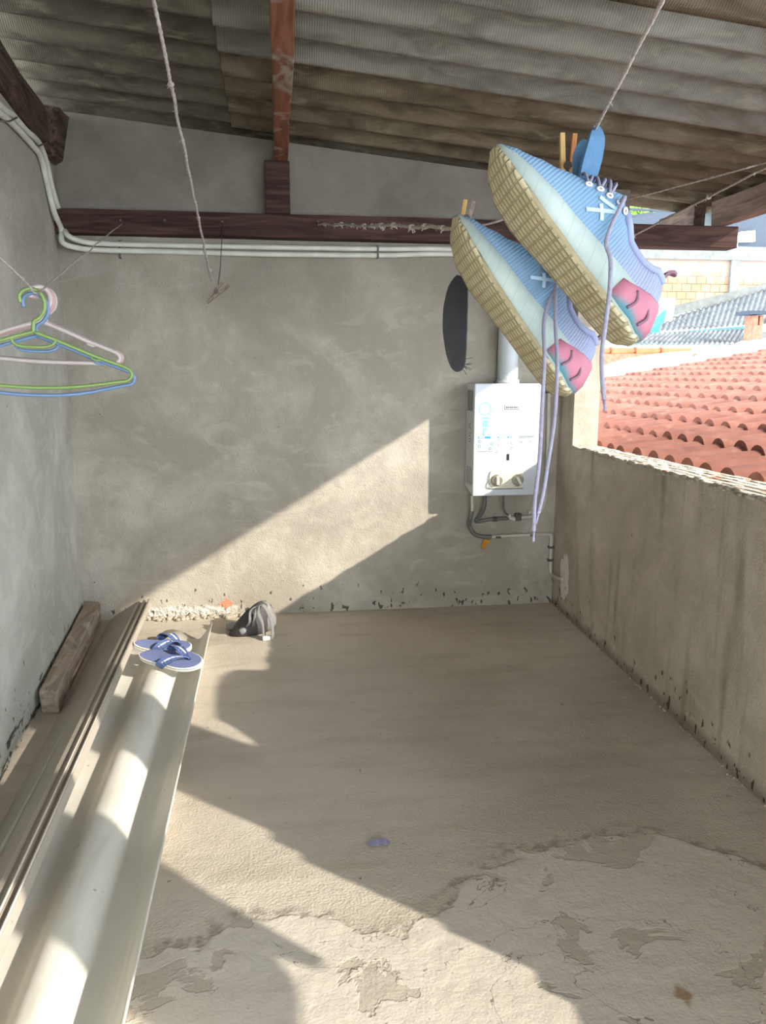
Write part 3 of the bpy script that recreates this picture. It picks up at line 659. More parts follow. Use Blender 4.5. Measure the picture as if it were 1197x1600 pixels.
def upper_mat():
    n = NT('upper_knit', .92, .1); at = n.t.nodes.new('ShaderNodeAttribute'); at.attribute_name = 'uvw'; s = n.sep(at.outputs['Vector']); u, w = s[0], s[2]
    t = n.ramp(n.mth('ADD', u, n.mth('MULTIPLY', n.noise(40, 2, at.outputs['Vector']), .02)), .055, .125)
    c = n.mix(t, col('8D90A6'), col('6F8CA6'))
    st = n.mth('MULTIPLY', n.ramp(n.mth('SINE', n.mth('MULTIPLY', u, 900)), .2, .8), n.ramp(u, .02, .11, .5, 0))
    c = n.mix(st, c, col('7A8CA8'))
    st2 = n.mth('MULTIPLY', n.ramp(n.mth('SINE', n.mth('MULTIPLY', u, 1500)), .2, .8), n.mth('MULTIPLY', n.ramp(w, .05, .03), .35))
    c = n.mix(st2, c, col('A2A9BE'))
    n.bump(n.mth('SINE', n.mth('MULTIPLY', u, 1500)), .25, .002); return n.base(c)
def mid_mat():
    n = NT('midsole_foam', .7, .25); at = n.t.nodes.new('ShaderNodeAttribute'); at.attribute_name = 'uvw'; s = n.sep(at.outputs['Vector']); u, w = s[0], s[2]
    c = n.mix(n.ramp(n.noise(20, 4, at.outputs['Vector']), .35, .65), col('95A29E'), col('A9B2AA'))
    g = n.ramp(n.mth('SINE', n.mth('MULTIPLY', n.mth('ADD', u, n.mth('MULTIPLY', w, -.5)), 330)), .93, .99)
    c = n.mix(n.mth('MULTIPLY', g, .5), c, col('8C9896')); return n.base(c)
def heel_mat():
    n = NT('heel_clip', .6, .3); at = n.t.nodes.new('ShaderNodeAttribute'); at.attribute_name = 'uvw'; s = n.sep(at.outputs['Vector']); u, w = s[0], s[2]
    k = n.mth('ADD', w, n.mth('ADD', n.mth('MULTIPLY', n.mth('SINE', n.mth('MULTIPLY', u, 110)), .003), n.mth('MULTIPLY', u, .12)))
    return n.base(n.mix(n.ramp(k, .015, .024), col('4F8590'), col('A86878')))
M['sole'] = sole_mat(); M['upper'] = upper_mat(); M['mid'] = mid_mat(); M['heelc'] = heel_mat()
M['tongue'] = plain('tongue_blue', '527290', .9, .1, .08, 80, .3); M['lining'] = plain('shoe_lining', '8F96B5', .95, .05, .1)
M['logo'] = plain('shoe_logo', 'A9C3D6', .7); M['eyelet'] = plain('eyelet_white', 'D7D6DC', .5); M['tabp'] = plain('heel_tab_mauve', '7C5C68', .9)
def uvw(o, loc):
    a = o.data.attributes.new('uvw', 'FLOAT_VECTOR', 'POINT')
    for i, p in enumerate(loc): a.data[i].vector = p
# local shoe: x heel->toe, y lateral, z up (metres)
ST = [0, .008, .02, .04, .07, .10, .13, .16, .19, .22, .24, .255, .264, .268]
def lerpt(tab, x):
    for (a, va), (b, vb) in zip(tab[:-1], tab[1:]):
        if x <= b: t = (x-a)/(b-a); t = t*t*(3-2*t)*.5 + t*.5; return va + (vb-va)*t
    return tab[-1][1]
WID = [(0, .009), (.008, .020), (.03, .030), (.07, .032), (.11, .033), (.16, .038), (.19, .041), (.22, .039), (.245, .030), (.262, .017), (.268, .006)]
BOT = [(0, .010), (.015, .002), (.05, 0), (.18, 0), (.22, .005), (.25, .014), (.268, .026)]
MIDT = [(0, .046), (.03, .044), (.08, .041), (.16, .033), (.22, .030), (.25, .032), (.268, .034)]
TOP = [(0, .062), (.012, .088), (.025, .092), (.05, .078), (.08, .078), (.11, .104), (.125, .112), (.15, .100), (.18, .078), (.21, .060), (.24, .045), (.26, .038), (.268, .032)]
def cy(x): return .006 * math.sin(x / .268 * math.pi)
def shoe(heel, X, Z, label, laces, open_side=1, peg=True, k=1.0):
    X = Vector(X).normalized(); Z = Vector(Z); Z = (Z - X * Z.dot(X)).normalized(); Y = Z.cross(X)
    fr = lambda v: (_R * v[0] + (-_D) * v[1] - _F * v[2])
    Xw, Zw, Yw = fr(X), fr(Z), fr(Y)
    m = lambda p: heel + (Xw * (p[0] + max(0, .13 - p[0])/.13 * .42 * max(0, p[2] - .03)) + Yw * p[1] + Zw * p[2]) * k
    t = thing('running_shoe', heel, label, 'shoe')
    def part(name, L, rings_faces, mat, sm=True, parent=None, cap=True, closed=True):
        mb = MB(); mb.loft([[m(p) for p in r] for r in rings_faces], closed, cap, sm)
        o = mb.build(name, mat, parent or t); uvw(o, [p for r in rings_faces for p in r]); return o
    # fine x stations
    XS = []
    for a, b in zip(ST[:-1], ST[1:]): XS += [a, (a+b)/2]
    XS.append(ST[-1])
    # outsole + midsole: rings of 20 points
    def ringo(x, z0, z1, fl0, fl1, n=10):
        w = lerpt(WID, x); c = cy(x); r = []
        for i in range(n+1):
            u = -1 + 2*i/n; r.append((x, c + u*w*fl0, z0 + .002*(abs(u)**3)))
        for i in range(n+1):
            u = 1 - 2*i/n; r.append((x, c + u*w*fl1, z1))
        return r
    part('outsole', t, [ringo(x, lerpt(BOT, x), lerpt(BOT, x)+.006, 1.04, 1.08) for x in XS], M['sole'])
    mids = []
    for x in XS:
        w = lerpt(WID, x); c = cy(x); b = lerpt(BOT, x) + .005; h = lerpt(MIDT, x); r = []
        prof = [(1.06, b), (1.14, b + (h-b)*.35), (1.13, b + (h-b)*.6), (1.04, h - .002), (.96, h)]
        r = [(x, c + w*q, z) for q, z in prof] + [(x, c - w*q, z) for q, z in prof[::-1]]; mids.append(r)
    part('midsole', t, mids, M['mid'])
    # heel clip: shell around the rear third over the midsole
    hc = []
    for x in [q for q in XS if q <= .071]:
        w = lerpt(WID, x); c = cy(x); b = lerpt(BOT, x) + .009; h = lerpt(MIDT, x) + .012 * (1 - x/.075); s = 1 - .25*(x/.075)**2
        prof = [(1.12, b), (1.20, b + (h-b)*.35), (1.19, b + (h-b)*.6), (1.10, b + (h-b)*.9*s), (.98, b + (h-b)*s)]
        r = [(x - .003, c + w*q, z) for q, z in prof] + [(x - .003, c - w*q, z) for q, z in prof[::-1]]; hc.append(r)
    hco = part('heel_clip', t, hc, M['heelc'])
    for q in (.022, .045):
        MB().tube([m(p) for p in cr([(q, cy(q) + lerpt(WID, q)*1.16, .036), (q-.006, cy(q) + lerpt(WID, q)*1.205, .026), (q-.004, cy(q)+lerpt(WID, q)*1.19, .014)], 4)], .0018*k, 6).build('groove', M['tabp'], hco)
    # upper: sections over the top; collar region opens
    ups = []; N = 18
    for x in XS:
        w = lerpt(WID, x) * 1.0; c = cy(x); b = lerpt(MIDT, x) - .004; h = lerpt(TOP, x); r = []
        op = max(0, min(1, (x - .012)/.02)) * max(0, min(1, (.125 - x)/.02))
        for i in range(N+1):
            u = -1 + 2*i/N; a = u * math.pi/2
            yy = math.sin(a); zz = math.cos(a) ** .75
            lean = 1 - .42 * (zz ** 2) * (1 if x > .1 else .6)
            z = b + (h - b) * zz
            if op > 0 and abs(u) < .56:
                q = (1 - abs(u)/.56); z = z - op * (h-b) * .85 * min(1, q*3.0)
            bul = 1 + .06*math.sin(zz*math.pi)
            r.append((x, c + w*yy*bul*(1 if abs(u) > .56 or op == 0 else 1.0), z))
        ups.append(r)
    up = part('upper', t, ups, M['upper'], closed=False, cap=False)
    # collar lining
    lr = []
    for x in [q for q in XS if .014 <= q <= .125]:
        w = lerpt(WID, x); b = lerpt(MIDT, x) - .004; h = lerpt(TOP, x); u = .56; a = u*math.pi/2
        lr.append((x, cy(x) + w*math.sin(a)*1.03, b + (h-b)*math.cos(a)**.75 + .001))
    for sg in (1, -1):
        MB().tube([m((x, cy(x) + sg*(yv - cy(x)), z)) for x, yv, z in lr], .0042*k, 8).build('collar', M['lining'], t)
    # heel tab
    MB().ribbon([m(p) for p in ((.012, .002, .086), (.006, .002, .098), (-.002, .001, .104), (-.010, 0, .106))], [.016, .014, .010, .004], .004, Yw).build('heel_tab', M['tabp'], t)
    # eyelets on the lateral side
    def surf(x, u, off=.0015):
        w = lerpt(WID, x); b = lerpt(MIDT, x) - .004; h = lerpt(TOP, x); a = u*math.pi/2; zz = math.cos(a)**.75
        p = Vector((x, cy(x) + w*math.sin(a)*(1+.06*math.sin(zz*math.pi)), b + (h-b)*zz)); nrm = Vector((0, math.sin(a)*(h-b), math.cos(a)*w)).normalized(); return p + nrm*off
    EY = [.118, .131, .144, .156, .168]; US = .60
    for sg in (1, -1):
        for x in EY:
            c0 = m(surf(x, sg*US)); 
            tx = (m(surf(x+.002, sg*US)) - c0).normalized(); ty = (m(surf(x, sg*(US+.05))) - c0).normalized()
            ringp = [c0 + (tx*math.cos(a) + ty*math.sin(a))*.0031*k for a in (2*math.pi*i/12 for i in range(13))]
            e = MB().tube(ringp, .0013*k, 6, False).build('eyelet', M['eyelet'], t)
            if sg == 1: MB().loft([[c0 + (tx*math.cos(a)+ty*math.sin(a))*q for a in (2*math.pi*i/10 for i in range(10))] for q in (.0024*k, .0002)]).build('eyelet_hole', M['tabp'], e)
    # eye-stay trim and the side mark
    mk = MB()
    for a, b in (((.150, .92), (.122, .72)), ((.122, .72), (.150, .72)), ((.144, .78), (.130, .90))):
        pts = [m(surf(a[0] + (b[0]-a[0])*i/5, a[1] + (b[1]-a[1])*i/5, .0012)) for i in range(6)]
        mk.ribbon(pts, .0045*k, .0008, (Yw + Zw*.3).cross(pts[-1]-pts[0]))
    mk.build('side_mark', M['logo'], t)
    # criss-cross lacing
    lc = MB()
    for i, x in enumerate(EY[2:]):
        for dx in (0, .007):
            lc.tube([m(p) for p in cr([surf(x, US, .001), surf(x+.004+dx, .25, .007), surf(x+.006+dx, 0, .009), surf(x+.004, -.25, .007), surf(x, -US, .001)], 4)], .0017*k, 6)
    lo = lc.build('lacing', M['lace'], t)
    # tongue: two leaves pulled up out of the throat
    tg = MB(); base = Vector((.160, cy(.16), .066))
    for (ey, ez, ww, off) in ((.010, .0, .026, .006), (-.012, -.004, .024, -.006)):
        pts = [(.158, off*.3, .064), (.170, off, .082), (.186, off*1.6+ey*.3, .104), (.200, off+ey, .122+ez), (.210, off*.3+ey, .134+ez)]
        tg.ribbon([m(p) for p in cr(pts, 4)], [ww * .9 * q for q in (.55,.62,.7,.78,.86,.92,.97,1,1,.98,.95,.9,.84,.75,.6,.42,.15)], .005*k, _R + (_F*.4 if off > 0 else -_F*.3))
    if peg: tg.build('tongue', M['tongue'], t)
    else: tg.build('tongue', M['tongue'], t)
    for pts in laces:
        st = m(surf(pts[0][0], pts[0][1], .001)); ds = (st - CAM).dot(_F); pts = [pts[0]] + [atd(x, y, ds + dd) for x, y, dd in pts[1:]]
        mb = MB(); P = cr([m(surf(pts[0][0], pts[0][1], .001)), m(surf(pts[0][0], pts[0][1], .008))] + pts[1:], 6); mb.tube(P, .0024, 7); mb.tube([P[-1], P[-1] + (P[-1]-P[-2]).normalized()*.012], .0016, 6); mb.build('lace', M['lace'], t)
    return t, m
D1 = .88
heel1 = atd(976, 549, D1)
X1 = (-.655, .735, .12); Z1 = (.67, .68, -.09)
s1, m1 = shoe(heel1, X1, Z1, 'nearer light blue running shoe hanging by its tongue, ribbed sole toward the camera',
   [[(.131, .60), (948, 372, -.022), (954, 405, -.028), (953, 450, -.034), (947, 500, -.036), (941, 550, -.036), (941, 590, -.036), (944, 624, -.036)]], k=1.0)
X2 = (-.605, .780, .12); Z2 = (.69, .62, -.09)
s2, m2 = shoe(atd(875, 627, 1.0), X2, Z2, 'farther light blue running shoe hanging below and behind the nearer one, laces trailing',
   [[(.131, .60), (852, 490, -.02), (851, 560, -.05), (847, 640, -.05), (843, 720, -.05), (836, 780, -.05), (834, 830, -.05)],
    [(.144, .60), (868, 500, -.02), (871, 570, -.045), (867, 650, -.045), (857, 720, -.045), (849, 770, -.045), (841, 803, -.045)]], k=1.0)
# clothespins
def clothespin(base, tip, spread, mats, label, L=.072, wd=None):
    t = thing('clothespin', base, label, 'clothespin'); ax = (tip - base).normalized(); sd = wd or _R; nn = ax.cross(sd).normalized(); sd = nn.cross(ax).normalized()
    for i, sg in enumerate((1, -1)):
        p0 = base + sd * sg * .003; p1 = base + ax * L*.45 + sd * sg * .005; p2 = base + ax * L + sd * sg * spread
        MB().ribbon([p0, p1, p2], .0085, .0055, nn).build('wooden_arm', M[mats[i]], t)
    c = base + ax * L*.45; mb = MB(); mb.tube([c + nn * .007, c - nn * .007], .0052, 10); mb.tube([c + nn*.006 + sd*.003, c + nn*.006 + sd*.009 + ax*.012], .0012, 5); mb.build('spring', M['spring'], t); return t
clothespin(atd(884, 306, .915), atd(888, 208, .925), .0075, ('pegr', 'peg'), 'wooden clothespin standing upright, gripping the near shoe tongue on the rope', .078)
clothespin(atd(723, 366, 1.10), atd(733, 318, 1.10), .006, ('pegg', 'peg'), 'small wooden clothespin at the toe of the farther shoe', .048)
# insole hanging behind
ins = []; ctr = [(722, 432), (716, 450), (712, 480), (711, 515), (713, 550), (716, 572), (718, 580)]; hw = [.010, .019, .023, .023, .019, .013, .004]
mb = MB(); pts = [atd(x, y, 1.14) for x, y in ctr]
mb.ribbon(cr(pts, 3), [hw[min(i//3, 6)]*(1-(i%3)/3) *1.65 + hw[min(i//3+1, 6)]*((i%3)/3)*1.65 for i in range(19)], .004, [(_R - _F*.5)]*19)
for k in range(9):
    a = pts[-2] + _R*.008 + Vector((0,0,random.uniform(-.008,.01))); mb.tube([a, a + _R*random.uniform(.004,.014) + Vector((0,0,random.uniform(-.008,.004)))], .0005, 4)
tag(mb.build('shoe_insole', M['insole']), 'black frayed shoe insole hanging behind the farther shoe', 'insole')
mb = MB(); mb.tube(cr([atd(723, 364, 1.11), atd(722, 400, 1.13), atd(722, 434, 1.14)], 4), .0012, 5)
tag(mb.build('insole_thread', M['wire']), 'dark thread holding the black insole under the small clothespin', 'thread')

# ------------------------------------------------------------------ things on the floor
# two long folded sheets and the timber along the left wall
def skew_loft(prof0, y0, prof1, y1, th, ny=14, jag=0):
    rings = []
    for i in range(ny+1):
        t = i/ny; y = y0 + (y1-y0)*t; r = [Vector((a[0]+(b[0]-a[0])*t, y + (jag[min(k, len(jag)-1)]*t if jag else 0), a[1]+(b[1]-a[1])*t)) for k, (a, b) in enumerate(zip(prof0, prof1))]
        r2 = [p + Vector((0, 0, -th)) for p in r][::-1]; rings.append(r + r2)
    return rings
sec = [(-.742, .090), (-.728, .050), (-.710, .022), (-.680, .012), (-.640, .010), (-.605, .011), (-.582, .020), (-.566, .042), (-.545, .057), (-.515, .062), (-.485, .056), (-.460, .038), (-.435, .016), (-.410, .010), (-.385, .014), (-.362, .040), (-.345, .068), (-.333, .090), (-.326, .091)]
P = [Vector((a, 0, b)) for a, b in sec]; P = [(p.x, p.z) for p in cr(P, 3)]
near = [(x * .93 + .010 , z) for x, z in P]; far = [(x - .012, z) for x, z in P]
mb = MB(); mb.loft(skew_loft(near, .75, far, 3.56, .005), True, True, True)
tag(mb.build('humped_sheet', M['sheet']), 'long cream humped panel lying on the floor with blue flip-flops on it', 'panel')
bs = [(-.885, .008), (-.79, .082), (-.725, .126), (-.712, .128), (-.708, .122), (-.700, .122), (-.696, .134), (-.684, .138), (-.680, .128), (-.674, .128), (-.670, .142), (-.662, .142), (-.657, .118)]
nb = [(x + (.165, .145)[i] if i < 2 else x + .125, z) for i, (x, z) in enumerate(bs)]
fb_ = [(x, z) for x, z in bs]
mb = MB(); mb.loft(skew_loft(nb, .6, fb_, 3.80, .006, jag=[.10, .06, .03, .02, .02, .02, .01, .01, 0, 0, 0, 0, 0]), True, True, False)
bo = tag(mb.build('folded_sheet', M['board']), 'long brown-grey sheet with raised grooved rim leaning left of the cream panel', 'sheet')
mb = MB()
for (a, b) in (((-.690, .1385), (-.690+.125, .1385)), ((-.666, .1435), (-.666+.125, .1435))):
    mb.tube([(a[0], 3.80, a[1]), (b[0], .6, b[1])], .0028, 6)
mb.build('rim', M['boardl'], bo)
ti = MB(); ti.hexa([(-.902, 2.82, .002), (-.835, 2.81, .002), (-.922, 3.90, .002), (-.992, 3.90, .002), (-.906, 2.82, .092), (-.838, 2.81, .088), (-.925, 3.90, .110), (-.996, 3.90, .114)])
tag(ti.build('timber_offcut', M['timber'], bevel=.006), 'short thick grey-brown timber lying against the foot of the left wall', 'timber')

# flip-flops
def flop(heel, toe, up, label, flip=1):
    X = (toe - heel); L = X.length; X.normalize(); U = Vector(up); U = (U - X*U.dot(X)).normalized(); Y = U.cross(X) * flip
    m = lambda x, y, z: heel + X*(x*L) + Y*(y*L) + U*(z)
    t = thing('flip_flop', heel, label, 'flip-flop', 'blue flip-flops')
    out = []; N = 36
    for i in range(N):
        a = 2*math.pi*i/N; cx = .5 + .5*math.cos(a); wd = .145 + .075*cx - .035*math.exp(-((cx-.42)/.18)**2); out.append((cx, math.sin(a)*wd*(1 if abs(math.cos(a)) < .96 else .97) + .02*math.sin(cx*math.pi)))
    def layer(z0, z1, s, nm, mt, bul=0):
        prof = [(s*.985, z0), (s, (z0+z1)/2), (s*.985, z1)]
        rings = []
        for sc, z in prof:
            rings.append([m(.5+(x-.5)*sc, y*sc, z + .007*max(0, .35-x)*2 + .012*max(0, x-.8)*2) for x, y in out])
        return MB().loft(rings).build(nm, M[mt], t)
    layer(.0, .010, 1.0, 'outsole', 'flopw'); layer(.009, .013, .995, 'stripe', 'flopg'); layer(.0125, .020, 1.0, 'midsole', 'flopw'); layer(.019, .0225, .955, 'footbed', 'flop')
    # straps
    post = (.80, .012)
    for sg in (1, -1):
        pts = [m(post[0], post[1], .022), m(.74, post[1]+sg*.03, .046), m(.62, sg*.10, .056), m(.48, sg*.165, .040), m(.40, sg*.170, .016)]
        W_ = [(U*.6+Y*sg*.8)]*13
        s = MB().ribbon(cr(pts, 3), [.012, .014, .018, .022, .025, .028, .030, .032, .033, .034, .034, .034, .032], .004, [X]*4 + [X]*9).build('strap', M['strap'], t)
        p2 = [p + U*.0035 + Y*sg*.001 for p in cr(pts, 3)]
        MB().ribbon(p2, .006, .001, [X]*13).build('strap_stripe', M['eyelet'], s)
        p3 = [p - U*.003 for p in cr(pts, 3)]
        MB().ribbon(p3, [.010, .012, .016, .020, .023, .026, .028, .030, .031, .032, .032, .032, .030], .003, [X]*13).build('strap_lining', M['flopd'], s)
    MB().tube([m(.80, .012, .018), m(.80, .012, .034)], .005, 8).build('toe_post', M['flopd'], t)
    MB().ribbon([m(.775, .03, .0232), m(.83, .022, .0232)], .010, .001, Y).build('toe_mark', M['flopd'], t)
    return t
flop(onZ(219, 1028, .100), onZ(318, 1042, .088) , (-.02, -.42, 1), 'blue flip-flop with striped strap, nearer of the pair on the cream panel', 1)
flop(onZ(209, 1011, .112), onZ(300, 1016, .092), (-.05, -.30, 1), 'blue flip-flop partly hidden behind the nearer one on the cream panel', -1)

# crumpled bag
def lump(pts, mat, name, parent, rx=1, amp=.012, seed=0):
    mb = MB(); rings = []; n = 16
    for i, (p, rw, rh, ax) in enumerate(pts):
        r = []
        for j in range(n):
            a = 2*math.pi*j/n; d = Vector(ax[0])*math.cos(a)*rw + Vector(ax[1])*math.sin(a)*rh
            q = Vector(p) + d; nn = noise.noise(q*22 + Vector((seed, 0, 0))); q += d.normalized()*nn*amp; q.z = max(q.z, .003); r.append(q)
        rings.append(r)
    mb.loft(rings); return mb.build(name, mat, parent)
bc = onZ(400, 1000); bag = thing('sling_bag', bc, 'crumpled grey and black bag with looped straps slumped by the foot of the back wall', 'bag')
ax = [(0, .35, .2), (0, -.2, 1)]; ax = [(.1, 1, 0), (0, 0, 1)]
q0 = onZ(354, 985); q1 = onZ(380, 992); q2 = onZ(402, 990); q3 = onZ(420, 985)
lump([(q0 + Vector((0, 0, .016)), .012, .012, ax), (q0 + Vector((.03, 0, .022)), .035, .022, ax), (q1 + Vector((0, 0, .026)), .045, .026, ax), (q1 + Vector((.03, .01, .028)), .04, .024, ax), (q2 + Vector((0, .01, .020)), .03, .018, ax)], M['bag'], 'side_pocket', bag)
ax2 = [(1, .2, 0), (0, 1, .1)]
lump([(q2 + Vector((-.04, .02, .004)), .10, .06, ax2), (q2 + Vector((-.02, .02, .05)), .085, .055, ax2), (q2 + Vector((0, .02, .10)), .06, .04, ax2), (q2 + Vector((.015, .02, .14)), .03, .02, ax2), (q2 + Vector((.02, .02, .155)), .008, .006, ax2)], M['bagd'], 'body', bag, seed=3)
lump([(q3 + Vector((.0, .005, .01)), .035, .03, ax2), (q3 + Vector((.0, -.005, .06)), .040, .032, ax2), (q3 + Vector((-.01, -.005, .11)), .032, .026, ax2), (q3 + Vector((-.02, 0, .15)), .010, .01, ax2)], M['bag'], 'front_flap', bag, seed=5)
a = onZ(408, 999); top_ = onY(410, 944, a.y + .02)
MB().ribbon(cr([onZ(413, 999) + Vector((0, 0, .004)), onY(411, 975, a.y - .01), onY(404, 958, a.y - .01), onY(409, 945, a.y), onY(418, 955, a.y - .01), onY(425, 975, a.y - .02), onZ(426, 999) + Vector((0, -.01, .004))], 5), .026, .004, (.5, 1, 0)).build('strap', M['bagl'], bag)
MB().ribbon(cr([onZ(385, 990) + Vector((0, 0, .03)), onY(390, 972, a.y - .02), onY(392, 955, a.y), onY(402, 948, a.y + .01), onY(398, 965, a.y - .02), onZ(396, 990) + Vector((0, -.01, .03))], 5), .018, .004, (.6, 1, 0)).build('strap', M['bagl'], bag)
b_ = onZ(418, 1000); MB().box(b_ + Vector((-.022, -.012, .001)), b_ + Vector((.022, .004, .022))).build('buckle', M['clear'], bag, bevel=.002)
MB().ribbon(cr([onY(386, 950, a.y + .06), onY(390, 965, a.y + .04), onZ(398, 975) + Vector((0, 0, .02))], 4), .02, .003, (1, 0, 0)).build('strap_end', M['bagd'], bag)

# small litter on the floor
p = onZ(590, 1320); mb = MB(); mb.ribbon(cr([p + Vector((-.028, .004, .004)), p + Vector((-.012, -.004, .010)), p + Vector((.004, .004, .006)), p + Vector((.02, -.002, .010)), p + Vector((.03, 0, .003))], 3), [.006, .01, .014, .02, .022, .02, .016, .018, .02, .022, .018, .014, .01], .002, (0, 1, .3))
tag(mb.build('paper_scrap', M['scrap']), 'small crumpled lilac scrap lying in the middle of the floor', 'litter')
mb = MB()
for i in range(170):
    x = random.uniform(-.80, -.16); y = 3.93 - abs(random.gauss(0, .022)); r = random.uniform(.003, .014)
    mb.loft(sphere((x, y, r*.5), r, 6, 4, (random.uniform(.8, 1.6), 1, random.uniform(.6, 1.3))))
for i in range(120):
    y = random.uniform(1.5, 3.9); x = rwx(y) - abs(random.gauss(0, .006)); r = random.uniform(.002, .005)
    mb.loft(sphere((x, y, r*.4), r, 6, 4, (1, random.uniform(.8, 2), 1)))
o = mb.build('mortar_rubble', M['debris']); tag(o, 'crumbled mortar and grit along the foot of the walls', 'rubble'); o['kind'] = 'stuff'

# ------------------------------------------------------------------ unseen cloth added beyond the frame on the sun side, to cast floor shadows
def cloth(name, outline, x, mat, label, cat, th=.012):
    mb = MB(); n = len(outline); vs = [(x - th/2, y, z) for y, z in outline] + [(x + th/2, y, z) for y, z in outline]
    mb.add(vs, [tuple(range(n))[::-1], tuple(range(n, 2*n))] + [(i, (i+1) % n, n+(i+1) % n, n+i) for i in range(n)]); return tag(mb.build(name, mat), label, cat)
def back(px, py, X):                                  # where a ray of the sun that lands at this floor spot crosses the plane x = X
    f = onZ(px, py); k = (X - f.x) / 1.0; return (f.y - .88*k, .61*k)
# ------------------------------------------------------------------ neighbours
def tile_roof():
    mb = MB(); dark = MB(); x0, y0, y1 = 1.62, 1.3, 8.3; pu, pv, H0 = .31, .150, .048; sl = .168
    nu, nv = 20, int((y1-y0)/pv); prof = [(0, .004), (.20, .0), (.26, .016), (.34, .034), (.46, .046), (.60, .050), (.74, .046), (.86, .034), (.94, .016), (1.0, .004)]
    for i in range(nu):
        for j in range(nv):
            jz = random.uniform(-.004, .004); jx = random.uniform(-.012, .012); jy = random.uniform(-.004, .004)
            xa = x0 + i*pu + jx; xb = xa + pu*1.08; za = .845 + (xa-x0)*sl + .014 + jz; zb = .845 + (xb-x0)*sl - .002
            ya = y0 + (j + .5*(i % 2)*0)*pv + jy; A_ = [Vector((xa, ya + u*pv, za + z)) for u, z in prof]; B_ = [Vector((xb, ya + u*pv, zb + z*.85)) for u, z in prof]
            mb.loft([A_, B_], False, False, True)
            n = len(prof); mb.add([a for a in A_] + [a + Vector((.003, 0, -.026)) for a in A_], [(k, k+1, n+k+1, n+k) for k in range(n-1)])
    mb.box((x0+.1, y0, .60), (x0 + nu*pu - .1, y1 - .02, .70))
    return mb
tr = thing('tiled_roof', (4.6, 3.5, .6), 'terracotta barrel-tiled roof of the neighbouring house just beyond the parapet', 'roof')
tile_roof().build('roof_tiles', M['tile'], tr)
# sloping white flashing at the far gable
def wallp(pts, y, th=.15):                            # upright slab from an outline in (x,z)
    n = len(pts); vs = [(x, y, z) for x, z in pts] + [(x, y+th, z) for x, z in pts]
    return MB().add(vs, [tuple(range(n)), tuple(range(n, 2*n))[::-1]] + [(i, (i+1) % n, n+(i+1) % n, n+i) for i in range(n)])
def pz(px, py, Y): p = onY(px, py, Y); return (p.x, p.z)
o = wallp([pz(925, 596, 8.32), pz(1052, 572, 8.32), pz(1082, 568, 8.32), pz(1082, 548, 8.32), pz(1040, 552, 8.32), pz(990, 560, 8.32), pz(960, 570, 8.32), pz(925, 574, 8.32)], 8.32, .25).build('gable_parapet', M['whitep'])
tag(o, 'white painted gable parapet at the far end of the terracotta roof', 'parapet')
t = thing('ridge_tile_wall', onY(1000, 560, 8.9), 'low orange wall capped with a row of rounded clay ridge tiles behind the white parapet', 'wall')
wallp([pz(925, 590, 8.9), pz(1090, 566, 8.9), pz(1090, 552, 8.9), pz(925, 553, 8.9)], 8.9, .15).build('wall_face', M['chim'], t)
M['ridge'] = plain('ridge_clay', 'A9684A', .9, .1, .15, 8)
e = [925, 958, 996, 1036, 1078]
for a, b in zip(e[:-1], e[1:]):
    p, q = onY(a, 550, 8.95), onY(b, 549, 8.95); MB().tube([p - Vector((.04,0,0)), p, q], [.062, .048, .040], 12).build('ridge_tile', M['ridge'], t)
# blue and white plastic sheeting
mb = MB(); NX, NY = 40, 10; vs = []
for j in range(NY+1):
    for i in range(NX+1):
        px = 1070 + (1240-1070)*i/NX; yb = 577 - (px-1070)*.13; yt = 551 - (px-1070)*.17; Y = 8.34 + .9*j/NY
        p = onY(px, yb + (yt-yb)*j/NY, Y); p.z += .05*noise.noise(Vector((px*.06, j*.5, 0))) ; vs.append(p)
mb.add(vs, [(j*(NX+1)+i, j*(NX+1)+i+1, (j+1)*(NX+1)+i+1, (j+1)*(NX+1)+i) for j in range(NY) for i in range(NX)])
o = mb.build('plastic_sheeting', M['tarp']); sm = o.modifiers.new('thick', 'SOLIDIFY'); sm.thickness = .01
tag(o, 'crumpled white and blue plastic sheeting along the far edge of the terracotta roof', 'tarp')
# two corrugated grey roofs
def far_roof(F0, F1, Bk0, Bk1, name, label, waves=22, amp=.016):
    t = thing(name, F0, label, 'roof'); mb = MB(); n = waves*8; m_ = 6; vs = []
    for lay in (0, -.02):
        for j in range(m_+1):
            for i in range(n+1):
                u = i/n; v = j/m_; p = F0.lerp(F1, u).lerp(Bk0.lerp(Bk1, u), v); p = p + Vector((0, 0, amp*math.cos(2*math.pi*u*waves) + lay)); vs.append(p)
    o = (n+1)*(m_+1); fs = [(j*(n+1)+i, j*(n+1)+i+1, (j+1)*(n+1)+i+1, (j+1)*(n+1)+i) for j in range(m_) for i in range(n)]
    fs += [tuple(o+k for k in f)[::-1] for f in fs]; fs += [(i, o+i, o+i+1, i+1) for i in range(n)] + [(m_*(n+1)+i, m_*(n+1)+i+1, o+m_*(n+1)+i+1, o+m_*(n+1)+i) for i in range(n)]
    mb.add(vs, fs, True); mb.build('corrugated_sheet', M['farroof'], t); return t
r1 = far_roof(onY(985, 535, 9.6), onY(1160, 534, 9.6), onY(1008, 521, 10.6), onY(1172, 512, 10.6), 'lower_grey_roof', 'lower of the two old grey corrugated roofs, its wavy edge above the orange ridge tiles')
p0, p1 = onY(960, 541, 9.62), onY(1150, 541, 9.62); mb = MB(); mb.box((p0.x, 9.62, p0.z - .045), (p1.x, 9.75, p0.z + .04)); mb.build('gutter', M['gutter'], r1)
wallp([pz(960, 548, 9.7), pz(1165, 560, 9.7), pz(1165, 540, 9.7), pz(960, 540, 9.7)], 9.75, .1).build('fascia', M['greyp'], r1)
